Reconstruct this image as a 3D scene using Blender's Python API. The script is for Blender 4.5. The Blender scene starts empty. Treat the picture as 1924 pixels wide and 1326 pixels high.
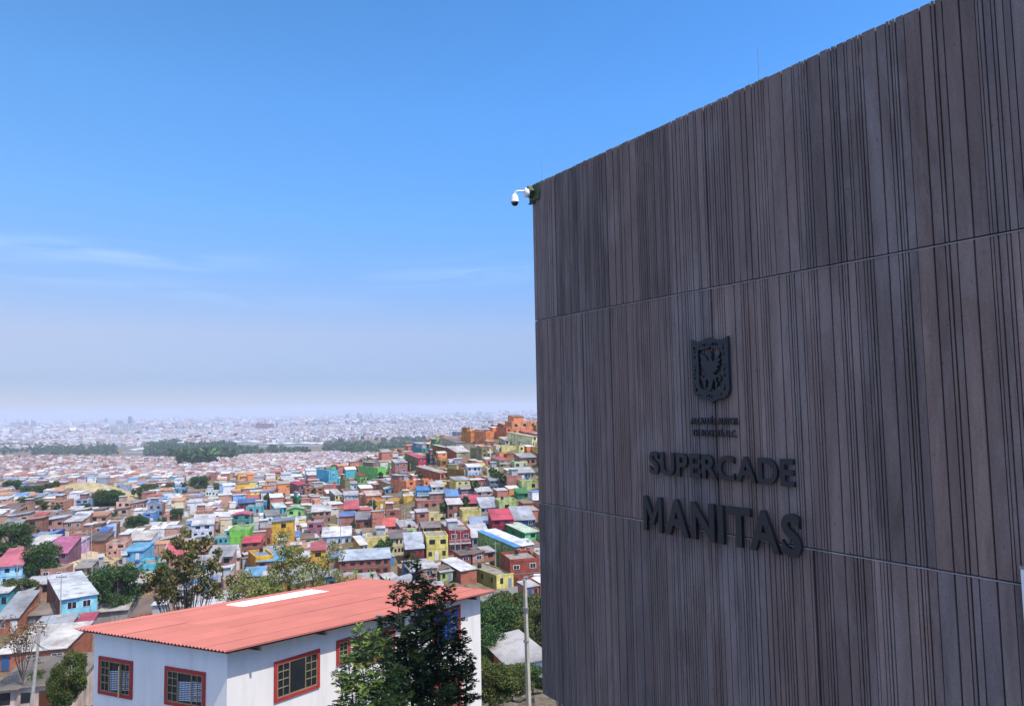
import bpy, bmesh, math, random
import numpy as np
from mathutils import Vector, Matrix
random.seed(7); RNG = np.random.default_rng(7)
rad = math.radians
sc = bpy.context.scene
COL = bpy.context.scene.collection
# ------------------------------------------------------------------ camera
FPX = 1365.0; ROLL = 0.018; PITCH = math.atan((766-663)/FPX); CZ = 100.0
cr, sr, cp, sp = math.cos(ROLL), math.sin(ROLL), math.cos(PITCH), math.sin(PITCH)
cam = bpy.data.cameras.new('camera'); camo = bpy.data.objects.new('camera', cam); COL.objects.link(camo)
cam.sensor_width = 36; cam.lens = 36*FPX/1924; cam.clip_end = 60000; cam.clip_start = 0.1
camo.matrix_world = Matrix(((cr, sr, 0, 0), (sr*sp, -cr*sp, -cp, 0), (-sr*cp, cr*cp, -sp, CZ), (0, 0, 0, 1)))
sc.camera = camo
# ------------------------------------------------------------------ light
SUN_AZ, SUN_EL = 128.0, 61.0
w = bpy.data.worlds.new('World'); sc.world = w; w.use_nodes = True
nt = w.node_tree; nt.nodes.clear()
def N(t, **k):
    n = nt.nodes.new(t)
    for a, b in k.items(): setattr(n, a, b)
    return n
L = lambda a, b: nt.links.new(a, b)
sky = N('ShaderNodeTexSky', sky_type='NISHITA'); sky.sun_disc = False
sky.sun_elevation = rad(SUN_EL); sky.sun_rotation = rad(SUN_AZ)
sky.altitude = 2600; sky.air_density = 1.0; sky.dust_density = 0.6; sky.ozone_density = 2.0
bg = N('ShaderNodeBackground'); bg.inputs[1].default_value = 0.15
# thin cirrus wisps, laid out by direction in the sky
tc = N('ShaderNodeTexCoord'); sx = N('ShaderNodeSeparateXYZ'); L(tc.outputs['Generated'], sx.inputs[0])
def M(op, a, b=None, c=None, clamp=False):
    n = N('ShaderNodeMath', operation=op); n.use_clamp = clamp
    for i, v in enumerate((a, b, c)):
        if v is None: continue
        if isinstance(v, (int, float)): n.inputs[i].default_value = v
        else: L(v, n.inputs[i])
    return n.outputs[0]
az = M('ARCTAN2', sx.outputs[0], sx.outputs[1]); el = M('ARCSINE', sx.outputs[2])
def wisp(a0, aw, e0, ew, scale, tilt, amp):
    e = M('ADD', el, M('MULTIPLY', M('SUBTRACT', az, a0), tilt))
    ma = M('SUBTRACT', 1.0, M('POWER', M('ABSOLUTE', M('DIVIDE', M('SUBTRACT', az, a0), aw)), 2.0), clamp=True)
    me = M('SUBTRACT', 1.0, M('ABSOLUTE', M('DIVIDE', M('SUBTRACT', e, e0), ew)), clamp=True)
    cb = N('ShaderNodeCombineXYZ'); L(M('MULTIPLY', az, 4.0), cb.inputs[0]); L(M('MULTIPLY', e, 42.0), cb.inputs[1])
    nz = N('ShaderNodeTexNoise'); nz.inputs['Scale'].default_value = scale; nz.inputs['Detail'].default_value = 6; nz.inputs['Distortion'].default_value = .6
    L(cb.outputs[0], nz.inputs[0])
    v = M('MULTIPLY', M('SUBTRACT', nz.outputs[0], 0.38), 3.0, clamp=True)
    return M('MULTIPLY', M('MULTIPLY', v, M('MULTIPLY', ma, me)), amp)
cl = M('ADD', wisp(-.62, .34, .192, .020, 1.5, -.01, .16), wisp(-.02, .2, .19, .03, 1.7, -.05, .08))
cl = M('ADD', cl, wisp(-.45, .3, .155, .018, 1.9, .05, .06))
# thick city haze low down, deeper blue above, extra brightness added overhead and behind the camera to fill shade
rp = N('ShaderNodeValToRGB'); L(M('DIVIDE', el, 1.2, clamp=True), rp.inputs[0]); el_ = rp.color_ramp.elements
SK = [(0.0, (.145,.138,.18)), (.035, (.15,.148,.19)), (.085, (.285,.232,.236)), (.22, (.275,.40,.47)), (.33, (.28,.465,.56)), (.48, (.25,.455,.55)), (.62, (1.6,.85,.48)), (1., (2.1,.95,.48))]
for i, (p_, c_) in enumerate(SK):
    q_ = el_[i] if i < 2 else el_.new(p_)
    q_.position = p_; q_.color = (*c_, 1)
back = M('ADD', 1.0, M('MULTIPLY', M('MULTIPLY', sx.outputs[1], -1.0, clamp=True), 1.5))
hs0 = N('ShaderNodeMix', data_type='RGBA', blend_type='MULTIPLY'); hs0.inputs[0].default_value = 1; hz0 = N('ShaderNodeCombineXYZ'); azk = M('DIVIDE', M('ADD', az, .62), .9, clamp=True)
L(M('SUBTRACT', 1.0, M('MULTIPLY', azk, .14)), hz0.inputs[0]); hz0.inputs[1].default_value = 1.0; L(M('ADD', 1.0, M('MULTIPLY', azk, .13)), hz0.inputs[2])
hv0 = N('ShaderNodeVectorMath', operation='MULTIPLY'); L(sky.outputs[0], hv0.inputs[0]); L(hz0.outputs[0], hv0.inputs[1]); L(hv0.outputs[0], hs0.inputs[6]); L(rp.outputs[0], hs0.inputs[7])
hsv = N('ShaderNodeVectorMath', operation='SCALE'); L(hs0.outputs[2], hsv.inputs[0]); L(M('MULTIPLY', back, 2.2), hsv.inputs['Scale'])
mx = N('ShaderNodeMix', data_type='RGBA'); L(cl, mx.inputs[0]); L(hsv.outputs[0], mx.inputs[6]); mx.inputs[7].default_value = (7.2, 7.6, 8.6, 1)
out = N('ShaderNodeOutputWorld'); L(mx.outputs[2], bg.inputs[0]); L(bg.outputs[0], out.inputs[0])
sun = bpy.data.lights.new('sun', 'SUN'); sun.energy = 3.8; sun.angle = rad(.5); sun.color = (1, .955, .88)
suno = bpy.data.objects.new('sun', sun); COL.objects.link(suno)
SD = Vector((math.sin(rad(SUN_AZ))*math.cos(rad(SUN_EL)), math.cos(rad(SUN_AZ))*math.cos(rad(SUN_EL)), math.sin(rad(SUN_EL))))
suno.rotation_euler = SD.to_track_quat('Z', 'Y').to_euler(); suno.location = (0, 0, 140)
vs = sc.view_settings; vs.view_transform = 'Standard'; vs.look = 'None'; vs.exposure = 0.62; vs.gamma = 1
sc.cycles.use_denoising = True; sc.cycles.max_bounces = 5; sc.cycles.volume_bounces = 1
# ------------------------------------------------------------------ haze
HAZE_DENSITY = 1.15e-4
# ------------------------------------------------------------------ projection helpers
def ray(x, y):
    u = (x-962)/FPX; v = (663-y)/FPX
    a = u*cr+v*sr; b = -u*sr+v*cr
    return np.array((a, cp-b*sp, sp+b*cp))
MW = np.array(camo.matrix_world)
def proj(p):
    q = MW[:3, :3].T @ (np.array(p, float)-np.array((0, 0, CZ)))
    if q[2] > -.1: return (-9999, -9999)
    return (962+FPX*q[0]/-q[2], 663-FPX*q[1]/-q[2])
def az_dir(a): return np.array((math.sin(rad(a)), math.cos(rad(a))))
# ------------------------------------------------------------------ terrain
CP = [(60,1326,97),(120,1200,145),(250,1326,60),(200,1180,150),(80,1115,190),(150,1060,228),(0,1110,180),(250,1045,250),(100,1000,300),(0,1000,265),
 (105,950,365),(0,945,400),(170,935,455),(170,912,520),(300,940,440),(100,900,690),(0,900,660),(250,900,700),(400,900,620),(0,862,1200),(300,865,1200),(500,870,1150),
 (400,1000,290),(400,940,480),(400,1080,200),(300,1140,160),(500,1080,192),(500,1000,290),(560,900,495),(560,960,345),(560,1040,245),
 (700,1085,185),(700,1000,250),(700,950,305),(700,905,372),(640,895,470),(720,872,432),(800,842,400),(860,828,378),(905,815,355),(1000,808,345),(1060,800,345),
 (950,835,325),(1000,905,268),(950,1000,215),(950,1100,172),(850,1000,225),(850,1090,170),(850,1150,150),(1000,1105,165),(960,1180,120),(960,1300,72),(900,1240,100),
 (800,900,325),(800,950,270),(870,870,330),(1100,1000,215),(1100,900,260),(600,1120,150)]
pts = []
for x, y, d in CP:
    r = ray(x, y); t = d/math.hypot(r[0], r[1]); pts.append((r[0]*t, r[1]*t, CZ+r[2]*t))
pts += [(-9,27,86),(0,33,85.5),(-16,30,85.5),(2,14,87.5),(-6,18,87.5),(8,8,93),(0,0,93.5),(0,-20,96),(0,-150,105),(0,-600,140),(120,-20,100),(300,0,110),(150,150,85),(300,200,95),(-60,-10,90),(-150,0,90),(-400,0,80),(-400,300,60),(-500,-400,100),(500,-300,140),
 (60,520,60),(0,700,25),(-130,620,38),(120,800,22),(-200,800,30),(200,380,92),(350,500,80),(500,350,100),(-700,400,45),(-900,900,15)]
for a in range(-100, 101, 20): pts.append((1900*math.sin(rad(a)), 1900*math.cos(rad(a)), 0))
for a in range(-50, 60, 12): pts.append((1450*math.sin(rad(a)), 1450*math.cos(rad(a)), 15))
for a in range(120, 241, 20): pts.append((1900*math.sin(rad(a)), 1900*math.cos(rad(a)), 60))
PT = np.array(pts)
_d = np.hypot(PT[:, None, 0]-PT[None, :, 0], PT[:, None, 1]-PT[None, :, 1])
_A = np.zeros((len(PT)+1,)*2); _A[:-1, :-1] = _d; _A[:-1, -1] = 1; _A[-1, :-1] = 1
_A[:-1, :-1] -= np.eye(len(PT))*2.0
_W = np.linalg.solve(_A, np.append(PT[:, 2], 0))
def hgt(x, y):
    x = np.atleast_1d(np.asarray(x, float)); y = np.atleast_1d(np.asarray(y, float)); o = np.zeros(len(x))
    for i in range(0, len(x), 20000):
        xs, ys = x[i:i+20000], y[i:i+20000]
        o[i:i+20000] = np.hypot(xs[:, None]-PT[None, :, 0], ys[:, None]-PT[None, :, 1]) @ _W[:-1] + _W[-1]
    r = np.hypot(x, y); k = np.clip((r-1500)/400, 0, 1); k = k*k*(3-2*k)
    far = np.where(y < -200, 60.0, 0.0)*np.clip((-y-200)/800, 0, 1)
    o = o*(1-k)+far*k
    # a dry knoll among the houses
    return np.maximum(o, 0.0)+8*np.exp(-(((x+229)/24)**2+((y-396)/15)**2))
def h1(x, y): return float(hgt(x, y)[0])
_TT = np.concatenate([np.arange(12, 700, 1.5), np.geomspace(700, 16000, 900)])
def hit(px, py):
    r = ray(px, py); n = math.hypot(r[0], r[1]); dx, dy, dz = r/n
    z = CZ+dz*_TT-hgt(dx*_TT, dy*_TT); i = np.argmax(z < 0)
    if z[i] >= 0: return None
    a, b = _TT[max(i-1, 0)], _TT[i]
    for _ in range(12):
        m = (a+b)/2
        if CZ+dz*m < h1(dx*m, dy*m): b = m
        else: a = m
    return np.array((dx*b, dy*b, CZ+dz*b, b))
def at(px, py, d):
    r = ray(px, py); n = math.hypot(r[0], r[1]); return np.array((r[0]/n*d, r[1]/n*d, CZ+r[2]/n*d))
# ------------------------------------------------------------------ mesh helpers
def lin(c):
    if isinstance(c, str): c = [int(c[i:i+2], 16) for i in (0, 2, 4)]
    return tuple(((v/255+.055)/1.055)**2.4 if v/255 > .04045 else v/255/12.92 for v in c)
def alb(c, k):
    l = lin(c); g_ = .3*l[0]+.55*l[1]+.15*l[2]; return tuple((v*.92+g_*.08)*k for v in l)
class MB:
    def __init__(s): s.v = []; s.f = []; s.c = []; s.m = []
    def face(s, pts, c=(.5,.5,.5), m=0):
        n = len(s.v); s.v += [tuple(p) for p in pts]; s.f.append(tuple(range(n, n+len(pts)))); s.c.append(c); s.m.append(m)
    def box(s, x0, x1, y0, y1, z0, z1, c=(.5,.5,.5), m=0, skip='', cols={}):
        P = [(x0,y0,z0),(x1,y0,z0),(x1,y1,z0),(x0,y1,z0),(x0,y0,z1),(x1,y0,z1),(x1,y1,z1),(x0,y1,z1)]
        for k, ix in dict(b=(3,2,1,0), t=(4,5,6,7), f=(0,1,5,4), r=(1,2,6,5), k=(2,3,7,6), l=(3,0,4,7)).items():
            if k in skip: continue
            cc = cols.get(k, (c, m)); s.face([P[i] for i in ix], cc[0], cc[1])
    def tube(s, pts, rs, n=6, c=(.5,.5,.5), m=0, cap=True):
        pts = [Vector(p) for p in pts]; base = len(s.v)
        for i, p in enumerate(pts):
            t = (pts[min(i+1, len(pts)-1)]-pts[max(i-1, 0)]).normalized()
            u = t.cross(Vector((0,0,1)) if abs(t.z) < .9 else Vector((1,0,0))).normalized(); v = t.cross(u)
            for k in range(n):
                a = 2*math.pi*k/n; s.v.append(tuple(p+(u*math.cos(a)+v*math.sin(a))*rs[i]))
        for i in range(len(pts)-1):
            for k in range(n):
                a = base+i*n+k; b = base+i*n+(k+1) % n
                s.f.append((a, b, b+n, a+n)); s.c.append(c); s.m.append(m)
        if cap:
            s.f.append(tuple(base+k for k in range(n))[::-1]); s.c.append(c); s.m.append(m)
            s.f.append(tuple(base+(len(pts)-1)*n+k for k in range(n))); s.c.append(c); s.m.append(m)
    def lathe(s, prof, n=16, c=(.5,.5,.5), m=0, o=(0,0,0)):
        base = len(s.v)
        for r, z in prof:
            for k in range(n):
                a = 2*math.pi*k/n; s.v.append((o[0]+r*math.cos(a), o[1]+r*math.sin(a), o[2]+z))
        for i in range(len(prof)-1):
            for k in range(n):
                a = base+i*n+k; b = base+i*n+(k+1) % n; s.f.append((a, b, b+n, a+n)); s.c.append(c); s.m.append(m)
    def mesh(s, name, mats):
        me = bpy.data.meshes.new(name); me.from_pydata(s.v, [], s.f)
        for mt in mats: me.materials.append(mt)
        if len(mats) > 1: me.polygons.foreach_set('material_index', s.m)
        at_ = me.color_attributes.new('Col', 'FLOAT_COLOR', 'CORNER')
        lt = np.array([len(f) for f in s.f]); cc = np.repeat(np.c_[np.array(s.c, float), np.ones(len(s.c))], lt, axis=0)
        at_.data.foreach_set('color', cc.astype(np.float32).ravel()); me.update(); return me
def link(name, me, parent=None, loc=None):
    o = bpy.data.objects.new(name, me); COL.objects.link(o)
    if parent is not None: o.parent = parent
    if loc is not None: o.location = loc
    return o
def build(mb, name, mats, parent=None, smooth=False):
    if not isinstance(mats, (list, tuple)): mats = [mats]
    me = mb.mesh(name, mats)
    if smooth: me.polygons.foreach_set('use_smooth', [True]*len(me.polygons))
    return link(name, me, parent)
def tag(o, label, cat=None, group=None, kind=None):
    o['label'] = label
    if cat: o['category'] = cat
    if group: o['group'] = group
    if kind: o['kind'] = kind
    return o
def thing(name, label, cat, loc=(0,0,0), rz=0, group=None):
    o = link(name, None, None, loc); o.rotation_euler = (0, 0, rz); o.empty_display_size = .5
    return tag(o, label, cat, group)
def copy_tree(o, parent=None):
    c = o.copy(); COL.objects.link(c)
    if parent is not None: c.parent = parent
    for ch in list(o.children): copy_tree(ch, c)
    return c
def quads_mesh(name, V, C, mat):
    """V (n,k,3) polygons, C (n,3) colours"""
    n, k = V.shape[:2]; me = bpy.data.meshes.new(name)
    me.vertices.add(n*k); me.vertices.foreach_set('co', V.astype(np.float32).ravel())
    me.loops.add(n*k); me.loops.foreach_set('vertex_index', np.arange(n*k, dtype=np.int32))
    me.polygons.add(n); me.polygons.foreach_set('loop_start', np.arange(0, n*k, k, dtype=np.int32))
    me.polygons.foreach_set('loop_total', np.full(n, k, dtype=np.int32))
    a = me.color_attributes.new('Col', 'FLOAT_COLOR', 'CORNER')
    a.data.foreach_set('color', np.repeat(np.c_[C, np.ones(n)], k, axis=0).astype(np.float32).ravel())
    me.materials.append(mat); me.update(calc_edges=True); return me
# ------------------------------------------------------------------ materials
class MT:
    def __init__(s, name, rough=.8, spec=.3, metal=0.):
        s.m = bpy.data.materials.new(name); s.m.use_nodes = True; s.t = s.m.node_tree; s.b = s.t.nodes['Principled BSDF']
        s.b.inputs['Roughness'].default_value = rough; s.b.inputs['Specular IOR Level'].default_value = spec; s.b.inputs['Metallic'].default_value = metal
    def n(s, t, **k):
        x = s.t.nodes.new(t)
        for a, b in k.items(): setattr(x, a, b)
        return x
    def l(s, a, b): s.t.links.new(a, b)
    def col(s): return s.n('ShaderNodeVertexColor', layer_name='Col').outputs[0]
    def pos(s, scale=(1,1,1), obj=False):
        mp = s.n('ShaderNodeMapping'); mp.inputs['Scale'].default_value = scale
        s.l(s.n('ShaderNodeTexCoord').outputs['Object'] if obj else s.n('ShaderNodeNewGeometry').outputs['Position'], mp.inputs[0]); return mp.outputs[0]
    def noise(s, vec, scale, detail=4, rough=.6, dist=0):
        x = s.n('ShaderNodeTexNoise'); x.inputs['Scale'].default_value = scale; x.inputs['Detail'].default_value = detail
        x.inputs['Roughness'].default_value = rough; x.inputs['Distortion'].default_value = dist; s.l(vec, x.inputs[0]); return x.outputs[0]
    def ramp(s, f, stops):
        x = s.n('ShaderNodeValToRGB'); e = x.color_ramp.elements
        for i, (p, c) in enumerate(stops):
            q = e[i] if i < 2 else e.new(p)
            q.position = p; q.color = (c, c, c, 1) if isinstance(c, (int, float)) else (*c, 1)
        s.l(f, x.inputs[0]); return x.outputs[0]
    def mix(s, f, a, b, blend='MIX'):
        x = s.n('ShaderNodeMix', data_type='RGBA', blend_type=blend)
        for i, v in ((0, f), (6, a), (7, b)):
            if isinstance(v, (int, float)): x.inputs[i].default_value = v if i == 0 else (v, v, v, 1)
            elif isinstance(v, tuple): x.inputs[i].default_value = (*v, 1)
            else: s.l(v, x.inputs[i])
        return x.outputs[2]
    def bump(s, h, st, dist=.02):
        x = s.n('ShaderNodeBump'); x.inputs['Strength'].default_value = st; x.inputs['Distance'].default_value = dist
        s.l(h, x.inputs['Height']); s.l(x.outputs[0], s.b.inputs['Normal'])
    def base(s, c):
        if isinstance(c, tuple): s.b.inputs['Base Color'].default_value = (*c, 1)
        else: s.l(c, s.b.inputs['Base Color'])
        return s.m
def mk(name, c=None, rough=.8, spec=.3, metal=0., var=.15, scale=3., dirt=None):
    t = MT(name, rough, spec, metal); c = t.col() if c is None else c
    v = t.ramp(t.noise(t.pos(), scale, 5), [(.3, 1-var), (.75, 1+var*.4)])
    r = t.mix(1., c, v, 'MULTIPLY')
    return t.base(r)
# painted or plastered wall, colour per face, rain-streak stains and patches
t = MT('painted_wall', .85, .2)
c = t.col(); st = t.ramp(t.noise(t.pos((1,1,.18)), 1.3, 5), [(.28, .48), (.52, .98), (.8, 1.1)])
pt = t.ramp(t.noise(t.pos(), .5, 4), [(.35, .68), (.6, 1.02)])
WALL = t.base(t.mix(1., t.mix(1., c, st, 'MULTIPLY'), pt, 'MULTIPLY'))
# bare block and brick: courses and patchy mortar
t = MT('bare_brick', .9, .15)
br = t.n('ShaderNodeTexBrick'); t.l(t.pos((1,1,1), True), br.inputs[0])
sepn = t.n('ShaderNodeSeparateXYZ'); t.l(t.pos((1,1,1), True), sepn.inputs[0]); cmb = t.n('ShaderNodeCombineXYZ')
ad = t.n('ShaderNodeMath', operation='ADD'); t.l(sepn.outputs[0], ad.inputs[0]); t.l(sepn.outputs[1], ad.inputs[1]); t.l(ad.outputs[0], cmb.inputs[0]); t.l(sepn.outputs[2], cmb.inputs[1])
t.l(cmb.outputs[0], br.inputs[0]); br.inputs['Scale'].default_value = 2.2
br.inputs['Color1'].default_value = (1,1,1,1); br.inputs['Color2'].default_value = (.62,.62,.62,1); br.inputs['Mortar'].default_value = (1.05,1.1,1.15,1); br.inputs['Mortar Size'].default_value = .035
c = t.mix(1., t.col(), br.outputs[0], 'MULTIPLY')
c = t.mix(1., c, t.ramp(t.noise(t.pos(), .7, 5), [(.3, .6), (.6, 1.05)]), 'MULTIPLY'); BRICK = t.base(c)
# tin roofing
t = MT('tin_roof', .55, .35)
wv = t.n('ShaderNodeTexWave', wave_type='BANDS', bands_direction='X'); t.l(t.pos(obj=True), wv.inputs[0]); wv.inputs['Scale'].default_value = 1.3; wv.inputs['Distortion'].default_value = .3
c = t.mix(1., t.col(), t.ramp(wv.outputs[0], [(.2, .72), (.6, 1.05)]), 'MULTIPLY')
ru = t.ramp(t.noise(t.pos(), .55, 7, .7), [(.5, 0.), (.68, .7)])
c = t.mix(ru, c, (.16, .085, .055)); dk = t.ramp(t.noise(t.pos((1,1,1)), .22, 5), [(.35, .6), (.6, 1.)])
ROOF = t.base(t.mix(1., c, dk, 'MULTIPLY'))
DARK = mk('window_glass', (.02, .024, .03), .15, .5, var=.4, scale=.8)
FRAME = mk('window_frame', (.62, .62, .6), .5)
DOOR = mk('door_paint', None, .5)
CONC = mk('concrete', (.36, .34, .31), .9, var=.3)
METAL = mk('grey_metal', (.3, .31, .32), .4, .5, .6)
# city fabric far off: roof and wall colours per face, small openings by noise
t = MT('far_city', .85, .2)
c = t.col(); nz = t.noise(t.pos((1,1,1.6)), .42, 3, .7)
c = t.mix(t.ramp(nz, [(.57, 0.), (.63, .8)]), c, (.035, .035, .045))
CITY = t.base(c)
# foliage
def leafmat(name, var=.5):
    t = MT(name, .6, .25); c = t.mix(1., t.col(), t.ramp(t.noise(t.pos(), 1.2, 3), [(.3, 1-var), (.7, 1.25)]), 'MULTIPLY')
    t.base(c); tr = t.n('ShaderNodeBsdfTranslucent'); t.l(c, tr.inputs[0]); ms = t.n('ShaderNodeMixShader'); ms.inputs[0].default_value = .25
    o = t.t.nodes['Material Output']; t.l(t.b.outputs[0], ms.inputs[1]); t.l(tr.outputs[0], ms.inputs[2]); t.l(ms.outputs[0], o.inputs[0]); return t.m
LEAF = leafmat('foliage'); BARK = mk('bark', (.11, .085, .065), .9, var=.5, scale=6)
# ------------------------------------------------------------------ ground sheet
def ground():
    a = np.concatenate([np.arange(-40, 20, .33), np.arange(20, 320, 5.)]); r = np.concatenate([[0.01, 2, 4, 6, 8], np.geomspace(10, 900, 190), np.geomspace(940, 15500, 60)])
    A, Rr = np.meshgrid(np.radians(a), r); X = (np.sin(A)*Rr).ravel(); Y = (np.cos(A)*Rr).ravel()
    Z = hgt(X, Y); na, nr = len(a), len(r)
    Z += np.where((np.hypot(X, Y) > 40) & (np.hypot(X, Y) < 1200), RNG.normal(0, .12, len(X)), 0)
    i = np.arange(nr-1)[:, None]*na; j = np.arange(na)[None]; jn = (j+1) % na
    F = np.stack([i+j, i+na+j, i+na+jn, i+jn], -1).reshape(-1, 4)
    me = bpy.data.meshes.new('ground'); me.from_pydata(np.c_[X, Y, Z].tolist(), [], F[:, ::-1].tolist())
    t = MT('ground', .95, .1)
    n1 = t.noise(t.pos(), .035, 6, .65); n2 = t.noise(t.pos(), .5, 6, .7)
    c = t.ramp(n1, [(.3, (.06, .07, .03)), (.45, (.15, .125, .075)), (.6, (.15, .13, .10)), (.8, (.09, .09, .045))])
    c = t.mix(1., c, t.ramp(n2, [(.3, .55), (.65, 1.15)]), 'MULTIPLY')
    me.materials.append(t.base(c)); o = link('ground', me); tag(o, 'dry grassy slope and valley floor under the houses', 'ground', kind='structure')
ground()
DIRT = mk('dirt_road', (.42, .34, .24), .95, var=.35, scale=.6); ASPH = mk('asphalt', (.17, .17, .175), .9, var=.25, scale=1.)
GRASS = mk('dry_grass', (.34, .29, .16), .95, var=.45, scale=.4)
def ribbon(name, px, width, mat, label, lift=.12, world=False):
    P = [np.array(p, float) if world else hit(*p)[:2] for p in px]
    Q = []
    for i in range(len(P)-1):
        n = max(2, int(np.hypot(*(P[i+1]-P[i])[:2])/2.5))
        Q += [P[i][:2]+(P[i+1][:2]-P[i][:2])*k/n for k in range(n)]
    Q.append(P[-1][:2]); Q = np.array(Q)
    for _ in range(3): Q[1:-1] = (Q[:-2]+2*Q[1:-1]+Q[2:])/4
    T = np.gradient(Q, axis=0); T /= np.linalg.norm(T, axis=1)[:, None]; Nn = np.c_[-T[:, 1], T[:, 0]]
    m = MB(); cols = [-.5, -.25, 0, .25, .5]
    for i, q in enumerate(Q):
        for k in cols:
            p = q+Nn[i]*k*width*(1+.06*math.sin(i*1.7)); m.v.append((p[0], p[1], h1(*p)+lift))
    for i in range(len(Q)-1):
        for k in range(4):
            a = i*5+k; m.f.append((a, a+1, a+6, a+5)); m.c.append((.5,.5,.5)); m.m.append(0)
    o = build(m, name, mat); tag(o, label, name.split('_')[-1], kind='structure'); return o
ribbon('verge_grass', [(186,1038),(168,1050),(152,1062),(135,1080),(118,1096)], 14, GRASS, 'strip of dry grass along the dirt road', .08)
ribbon('field_grass', [(333,934),(360,934),(384,936)], 12, GRASS, 'small dry field between the town houses', .15)
ribbon('dirt_road', [(190,1028),(174,1037),(160,1050),(143,1070),(128,1098)], 8, DIRT, 'pale dirt road climbing between the houses at left')
def knoll():
    m = MB(); xs = np.arange(-276, -184, 3.); ys = np.arange(368, 428, 3.); X, Y = np.meshgrid(xs, ys); Z = hgt(X.ravel(), Y.ravel())+.2
    m.v = [tuple(v) for v in np.c_[X.ravel(), Y.ravel(), Z]]; n = len(xs)
    for j in range(len(ys)-1):
        for i in range(n-1):
            cx_, cy_ = (xs[i]+230)/44, (ys[j]-396)/27
            if cx_**2+cy_**2 < 1+.15*math.sin(i*1.3)+.15*math.cos(j*2.1): a = j*n+i; m.f.append((a, a+1, a+n+1, a+n)); m.c.append((.5,.5,.5)); m.m.append(0)
    tag(build(m, 'knoll', GRASS), 'dry grassy knoll rising among the brick houses', 'knoll', kind='structure')
knoll()
ribbon('paved_road', [(225,926),(245,931),(257,940),(249,950),(238,958)], 8, ASPH, 'grey paved road curving beside the dry knoll')
ribbon('concrete_path', [(885,1042),(855,1052),(820,1066),(785,1078),(760,1092)], 4.5, CONC, 'pale concrete path running down beside the yellow house', .3)
ribbon('street_road', [(1010,1098),(975,1104),(935,1120),(905,1134),(880,1150)], 6, ASPH, 'grey street sloping past the olive house')
# ------------------------------------------------------------------ houses
REG = {'A': (3.848, 0, 760), 'B': (3.563, 480, 760), 'C': (4.0675, 0, 1000), 'D': (3.006, 380, 1040), 'F': (6.0125, 700, 760), 'P': (1, 0, 0)}
GREY = 'b9bdc4'; TIN = 'd4d6d8'; RUST = '8a6a58'; SLAB = 'a09a92'
m = MB(); m.box(-.5, .5, -.06, .02, 0, 1, m=0); m.box(-.42, .42, -.075, -.05, .08, .92, m=1, skip='k')
m.box(-.02, .02, -.085, -.07, .08, .92, m=0); WIN_W = m.mesh('window', [FRAME, DARK])
m = MB(); m.box(-.5, .5, -.03, .02, 0, 1, m=0); m.box(-.46, .46, -.05, -.028, .04, .96, m=0); WIN_D = m.mesh('window', [DARK])
def doormesh(c):
    m = MB(); m.box(-.5, .5, -.06, .02, 0, 1, c); m.box(-.4, .4, -.075, -.055, .05, .93, tuple(v*.8 for v in c)); return m.mesh('door', [DOOR])
DOORS = [doormesh(lin(c)) for c in ('8a8f94', '5c3a28', 'd8d8d0', '3b5d86')]
RIDX = {'n': 0}
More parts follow.
